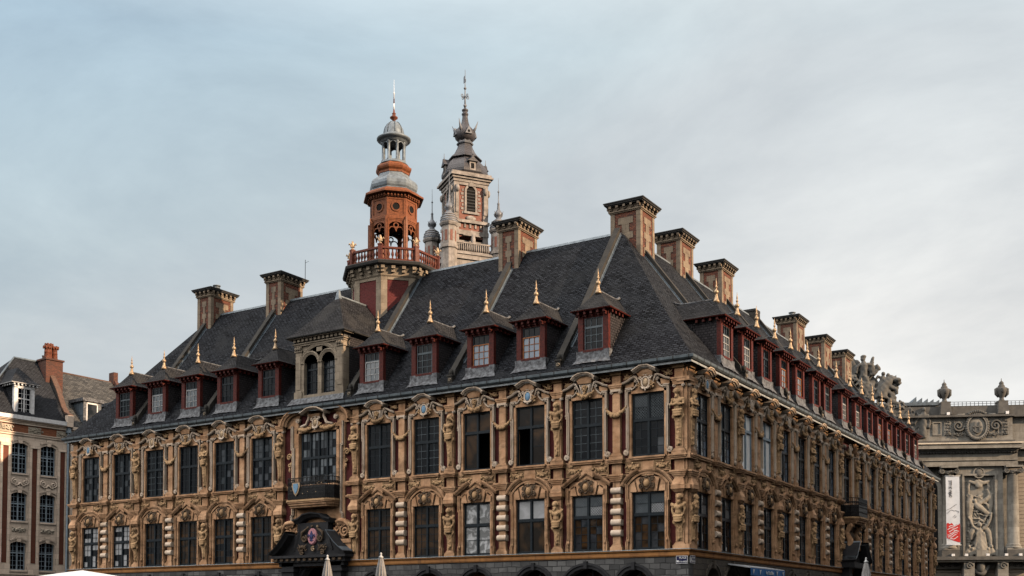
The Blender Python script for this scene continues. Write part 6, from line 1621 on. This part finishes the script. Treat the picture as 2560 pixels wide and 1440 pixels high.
for i in range(4): m.box(dx-1.0, dx-.8, .1+i*.35, .22+i*.35, 18.66, 18.82, 'white_paint')
m.box(dx-.74, dx-.6, .1, 2.0, 16.5, 18.6, 'house_slate'); m.box(dx+.6, dx+.74, .1, 2.0, 16.5, 18.6, 'house_slate')
o = part(m, 'dormer', H1)
r = MB(); roof_shell(r, [(1.15, -.4, 18.84), (.8, .1, 19.2), (.35, .6, 19.8), (.0, .95, 20.2)], lambda z: (z-ez)*(rb+.35)/(rz_-ez)-.3, 'house_slate', 'white_paint'); r.x = None
place(r.mesh('dormer_roof'), 'dormer_roof', o, (dx, 0, 0))
w = house_window(.52, 16.58, 18.45, 3, 5, 17.7, 'white_paint', -.06, 0); q_ = place(w[0], 'window', o, (dx, 0, 0)); place(w[1], 'glass_pane', o, (dx, 0, 0))
m = MB(); m.tube([(-.12, -.2, 16.0), (-.12, -.16, 15.5), (-.12, -.16, 5.1), (-.2, -.22, 4.8), (-.05, -.3, 4.3)], [.09, .08, .08, .08, .07], 'blue_grey_paint', 8); m.box(-.27, .02, -.34, -.05, 15.6, 16.05, 'blue_grey_paint'); part(m, 'drainpipe', H1)

H2 = empty('town_house', 'house with mottled grey slate roof and zinc box dormers beyond the brick chimney', 'house', HO+Vector((math.cos(HA), math.sin(HA), 0))*.12, HA)
m = MB(); m.box(0, 13, .0, .5, 0, 16.0, 'cream_stone'); m.box(0, 13, 7.5, 8, 0, 16, 'cream_stone'); m.box(12.6, 13, .5, 7.5, 0, 16, 'cream_stone'); m.box(0, 1.1, -.14, .1, 4.4, 15.2, 'cream_stone'); m.box(0, 13, .0, .1, 0, .1, 'cream_stone')
for z in (5, 8.6, 12.1):
    for x in (2.4, 4.6, 6.8, 9.0, 11.2): m.box(x-.6, x+.6, -.02, .1, z, z+2.2, 'window_glass'); m.box(x-.75, x+.75, -.1, .1, z+2.2, z+2.45, 'cream_stone'); m.box(x-.05, x+.05, -.05, .0, z, z+2.2, 'blue_grey_paint')
part(m, 'facade', H2)
m = MB()
for z, o_, h_ in ((15.45, .12, .2), (15.75, .25, .1), (15.85, .38, .25)): m.box(0, 13, -o_, .4, z, z+h_, 'cream_stone')
part(m, 'cornice', H2)
m = MB(); rb2, rz2 = 4.2, 21.2
m.add([(0, -.3, 16.1), (13, -.3, 16.1), (13, rb2, rz2), (0, rb2, rz2), (0, 8.6, 16.1), (13, 8.6, 16.1)], [(0, 1, 2, 3), (3, 2, 5, 4), (0, 3, 4), (1, 5, 2)], 'old_slate'); m.tube([(0, rb2, rz2), (7, rb2, rz2-.12), (13, rb2, rz2)], .1, 'old_tile', 6)
part(m, 'roof', H2)
m = MB(); m.prism([(-.3, 16.0), (-.3, 16.8), (rb2, rz2+.45), (rb2, rz2-.5)], 6.1, 6.4, 'old_chimney_brick', 'x'); m.box(6.05, 6.45, rb2-.35, rb2+.35, rz2-.3, rz2+.75, 'old_chimney_brick'); part(m, 'party_wall_coping', H2)
for x in (1.8, 4.25):
    m = MB(); m.box(x-.72, x-.58, -.02, 2.2, 16.3, 18.3, 'zinc_blue'); m.box(x+.58, x+.72, -.02, 2.2, 16.3, 18.3, 'zinc_blue'); m.box(x-.9, x+.9, -.22, 2.6, 18.3, 18.55, 'zinc_pale')
    for s in (-1, 1): m.box(*sorted((x+s*.76, x+s*.5)), -.08, .02, 16.3, 18.3, 'zinc_pale')
    m.box(x-.76, x+.76, -.08, .02, 16.2, 16.4, 'zinc_pale')
    for k in (.7, 1.4): m.box(x-.735, x-.72, k, k+.03, 16.3, 18.3, 'gutter_metal')
    m.box(x-.735, x-.72, 0, 2.2, 17.2, 17.23, 'gutter_metal')
    o = part(m, 'zinc_dormer', H2); f = MB(); f.box(x-.5, x-.4, -.05, .05, 16.4, 18.25, 'white_paint'); f.box(x+.4, x+.5, -.05, .05, 16.4, 18.25, 'white_paint'); f.box(x-.5, x+.5, -.05, .05, 18.12, 18.28, 'white_paint'); f.quad((x-.4, .0, 16.4), (x+.4, .0, 16.4), (x+.4, .0, 18.2), (x-.4, .0, 18.2), 'pale_glass'); part(f, 'window', o)

# ================================================================== parasols, signs, awning
def closed_parasol(loc, label):
    p = empty('closed_parasol', label, 'parasol', loc, group='closed terrace parasols'); H = loc[2]
    m = MB(); m.tube([(0, 0, -3.1), (0, 0, -.05)], .03, 'iron', 8); m.lathe([(.28, -3.2), (.28, -3.12), (.05, -3.08)], (0, 0, 0), 16, 'iron'); part(m, 'pole', p)
    m = MB(); n = 40; vs = []; fs = []
    lv = ((.0, .035), (-.05, .05), (-.3, .095), (-.6, .13), (-1.0, .155), (-1.6, .18), (-2.0, .17))
    for z, r in lv:
        for i in range(n):
            a = 2*math.pi*i/n; q = r*(1+.24*math.cos(a*10+z*.6))
            vs.append((q*math.cos(a+z*.08), q*math.sin(a+z*.08), z-.02))
    for j in range(len(lv)-1):
        for i in range(n): fs.append((j*n+i, j*n+(i+1) % n, (j+1)*n+(i+1) % n, (j+1)*n+i))
    m.add(vs, fs, 'canvas_grey', True); part(m, 'canopy', p)
    m = MB(); m.lathe([(.055, -.03), (.06, .0), (.03, .02), (.02, .06), (.03, .08), (.01, .11)], (0, 0, 0), 10, 'pale_frame'); part(m, 'cap', p)
closed_parasol((.61, -24.99, 3.1), 'folded grey parasol in front of the black portal with the pink shield')
closed_parasol((1.76, -24.27, 3.16), 'folded grey parasol before the first window to the right of the black portal')
closed_parasol((11.63, -15.69, 3.14), 'folded grey parasol by the lead-hooded portal of the side facade at far right')
pp = empty('open_parasol', 'open white parasol at the bottom left below the ochre band', 'parasol', (-6.38, -27.01, 2.9))
m = MB(); m.tube([(0, 0, -2.85), (0, 0, 0)], .03, 'pale_frame', 8); m.lathe([(.35, -2.9), (.35, -2.8), (.06, -2.75)], (0, 0, 0), 16, 'iron'); part(m, 'pole', pp)
m = MB(); n = 8; vs = [(0, 0, -.0)]; fs = []
for r, z in ((.5, -.075), (1.2, -.19), (1.9, -.33)):
    for i in range(n*2):
        a = rad(12)+2*math.pi*i/(n*2); q = r*(1 if i % 2 == 0 else .935); vs.append((q*math.cos(a), q*math.sin(a), z-(0 if i % 2 == 0 else .012)))
N = n*2
for i in range(N):
    fs.append((0, 1+i, 1+(i+1) % N))
    for j in range(2): fs.append((1+j*N+i, 1+(j+1)*N+i, 1+(j+1)*N+(i+1) % N, 1+j*N+(i+1) % N))
m.add(vs, fs, 'canvas_white'); r_ = [vs[1+2*N+i] for i in range(N)]
for i in range(N): a, b = r_[i], r_[(i+1) % N]; m.quad(a, b, (b[0], b[1], b[2]-.16), (a[0], a[1], a[2]-.16), 'canvas_white')
part(m, 'canopy', pp)
m = MB()
for i in range(n): a = rad(12)+2*math.pi*i/n; m.tube([(0, 0, -.05), (1.88*math.cos(a), 1.88*math.sin(a), -.36)], .015, 'pale_frame', 5)
part(m, 'ribs', pp)

def street_sign(loc, rz, w, h, lines, label, white_patch):
    s = empty('street_sign', label, 'street sign', loc, rz)
    m = MB(); m.box(-w/2, w/2, -.02, 0, -h/2, h/2, 'white_paint'); m.box(-w/2+.02, w/2-.02, -.026, -.005, -h/2+.02, h/2-.02, 'sign_navy'); part(m, 'plate', s)
    for body, size, x, z, nr in lines: place(text_mesh(body, size, 'white_paint', 'lettering', nr), 'lettering', s, (x, -.03, z))
    m = MB()
    for p in white_patch: m.prism([(p[0]+p[2]*math.cos(a)*(1+.2*math.sin(3*a)), p[1]+p[3]*math.sin(a)*(1+.25*math.cos(2*a))) for a in [2*math.pi*i/14 for i in range(14)]], -.036, -.03, 'white_paint')
    part(m, 'sticker', s)
street_sign((-.72, .385, 4.19), 0, .56, .36, [('PLACE', .125, .05, .08, .95), ('Général de GAULLE', .10, .02, -.09, .62)], 'navy street name plate with white lettering on the front wall at the corner', [(-.19, -.07, .05, .05)])
street_sign((-.385, .80, 4.21), rad(90), .56, .36, [('Rue des', .10, .06, .08, .9), ('MANNELIERS', .095, .05, -.09, .72)], 'narrow navy street name plate round the corner on the side wall', [(-.2, .0, .045, .11)])
AW = empty('shop_awning', 'blue shop awning with white lettering on the side wall near the corner', 'awning', (X1, 7.75, 3.86), rad(90))
m = MB(); hw = 2.55
m.add([(-hw, -1.15, .16), (hw, -1.15, .16), (hw, -.02, .34), (-hw, -.02, .34), (-hw, -1.15, .10), (hw, -1.15, .10), (hw, -.02, .28), (-hw, -.02, .28)], [(0,1,2,3), (7,6,5,4), (0,4,5,1), (1,5,6,2), (2,6,7,3), (3,7,4,0)], 'canvas_white'); part(m, 'cassette', AW)
m = MB(); n = 20; vs = [(-hw+2*hw*i/n, -1.17+.012*math.sin(i*1.9)*(1-j), -.26+.37*j) for j in (0, 1) for i in range(n+1)]
m.add(vs, [(i, i+1, n+2+i, n+1+i) for i in range(n)], 'awning_blue'); part(m, 'valance', AW)
place(text_mesh('Au Chat Bleu', .26, 'banner_white', 'lettering', .8), 'lettering', AW, (.15, -1.2, -.08))
for s in (-1, 1):
    for k in (1.25, 2.2): m = MB(); m.prism([(s*k, -.2), (s*k+.1, -.04), (s*k+.2, .06), (s*k+.06, .02), (s*k-.08, .05)], -1.2, -1.195, 'banner_white'); part(m, 'printed_motif', AW)

# ================================================================== the buildings facing the square, behind and beside the viewer
def plain_house(name, label, loc, rz, w, d, h, wallm, group):
    e = empty(name, label, 'building', loc, rz, group)
    m = MB(); m.box(-w/2, w/2, 0, d, 0, h, wallm); m.box(-w/2-.2, w/2+.2, -.3, d, h, h+.4, 'cream_stone'); part(m, 'walls', e)
    m = MB(); m.add([(-w/2, -.3, h+.4), (w/2, -.3, h+.4), (w/2, d, h+.4), (-w/2, d, h+.4), (-w/2, d*.5, h+4), (w/2, d*.5, h+4)], [(0,1,5,4), (2,3,4,5), (0,4,3), (1,2,5)], 'house_slate'); part(m, 'roof', e)
    m = MB(); nx = max(2, int(w/2.6))
    for k in range(int(h/3.6)):
        for i in range(nx):
            x = -w/2+w*(i+.5)/nx; z = 1.0+k*3.6
            m.box(x-.55, x+.55, -.04, .05, z, z+2.1, 'window_glass'); m.box(x-.7, x+.7, -.1, .05, z+2.1, z+2.35, 'cream_stone')
    part(m, 'windows', e)
for i, (x, w, h, mt) in enumerate(((-58, 15, 13, 'house_brick'), (-43, 14, 16, 'cream_stone'), (-28.5, 14, 14, 'house_brick'), (-14, 14, 17, 'house_brick'), (1, 15, 15, 'cream_stone'), (16, 14, 14, 'house_brick'), (30, 13, 16, 'house_brick'))):
    plain_house('square_house', 'house across the square behind the viewer', (x, -95, 0), rad(180), w, 10, h, mt, 'houses across the square behind the viewer')
plain_house('guard_house', 'tall brick building across the side street from the awning', (24, 22, 0), rad(-90), 78, 12, 19.5, 'house_brick', None)
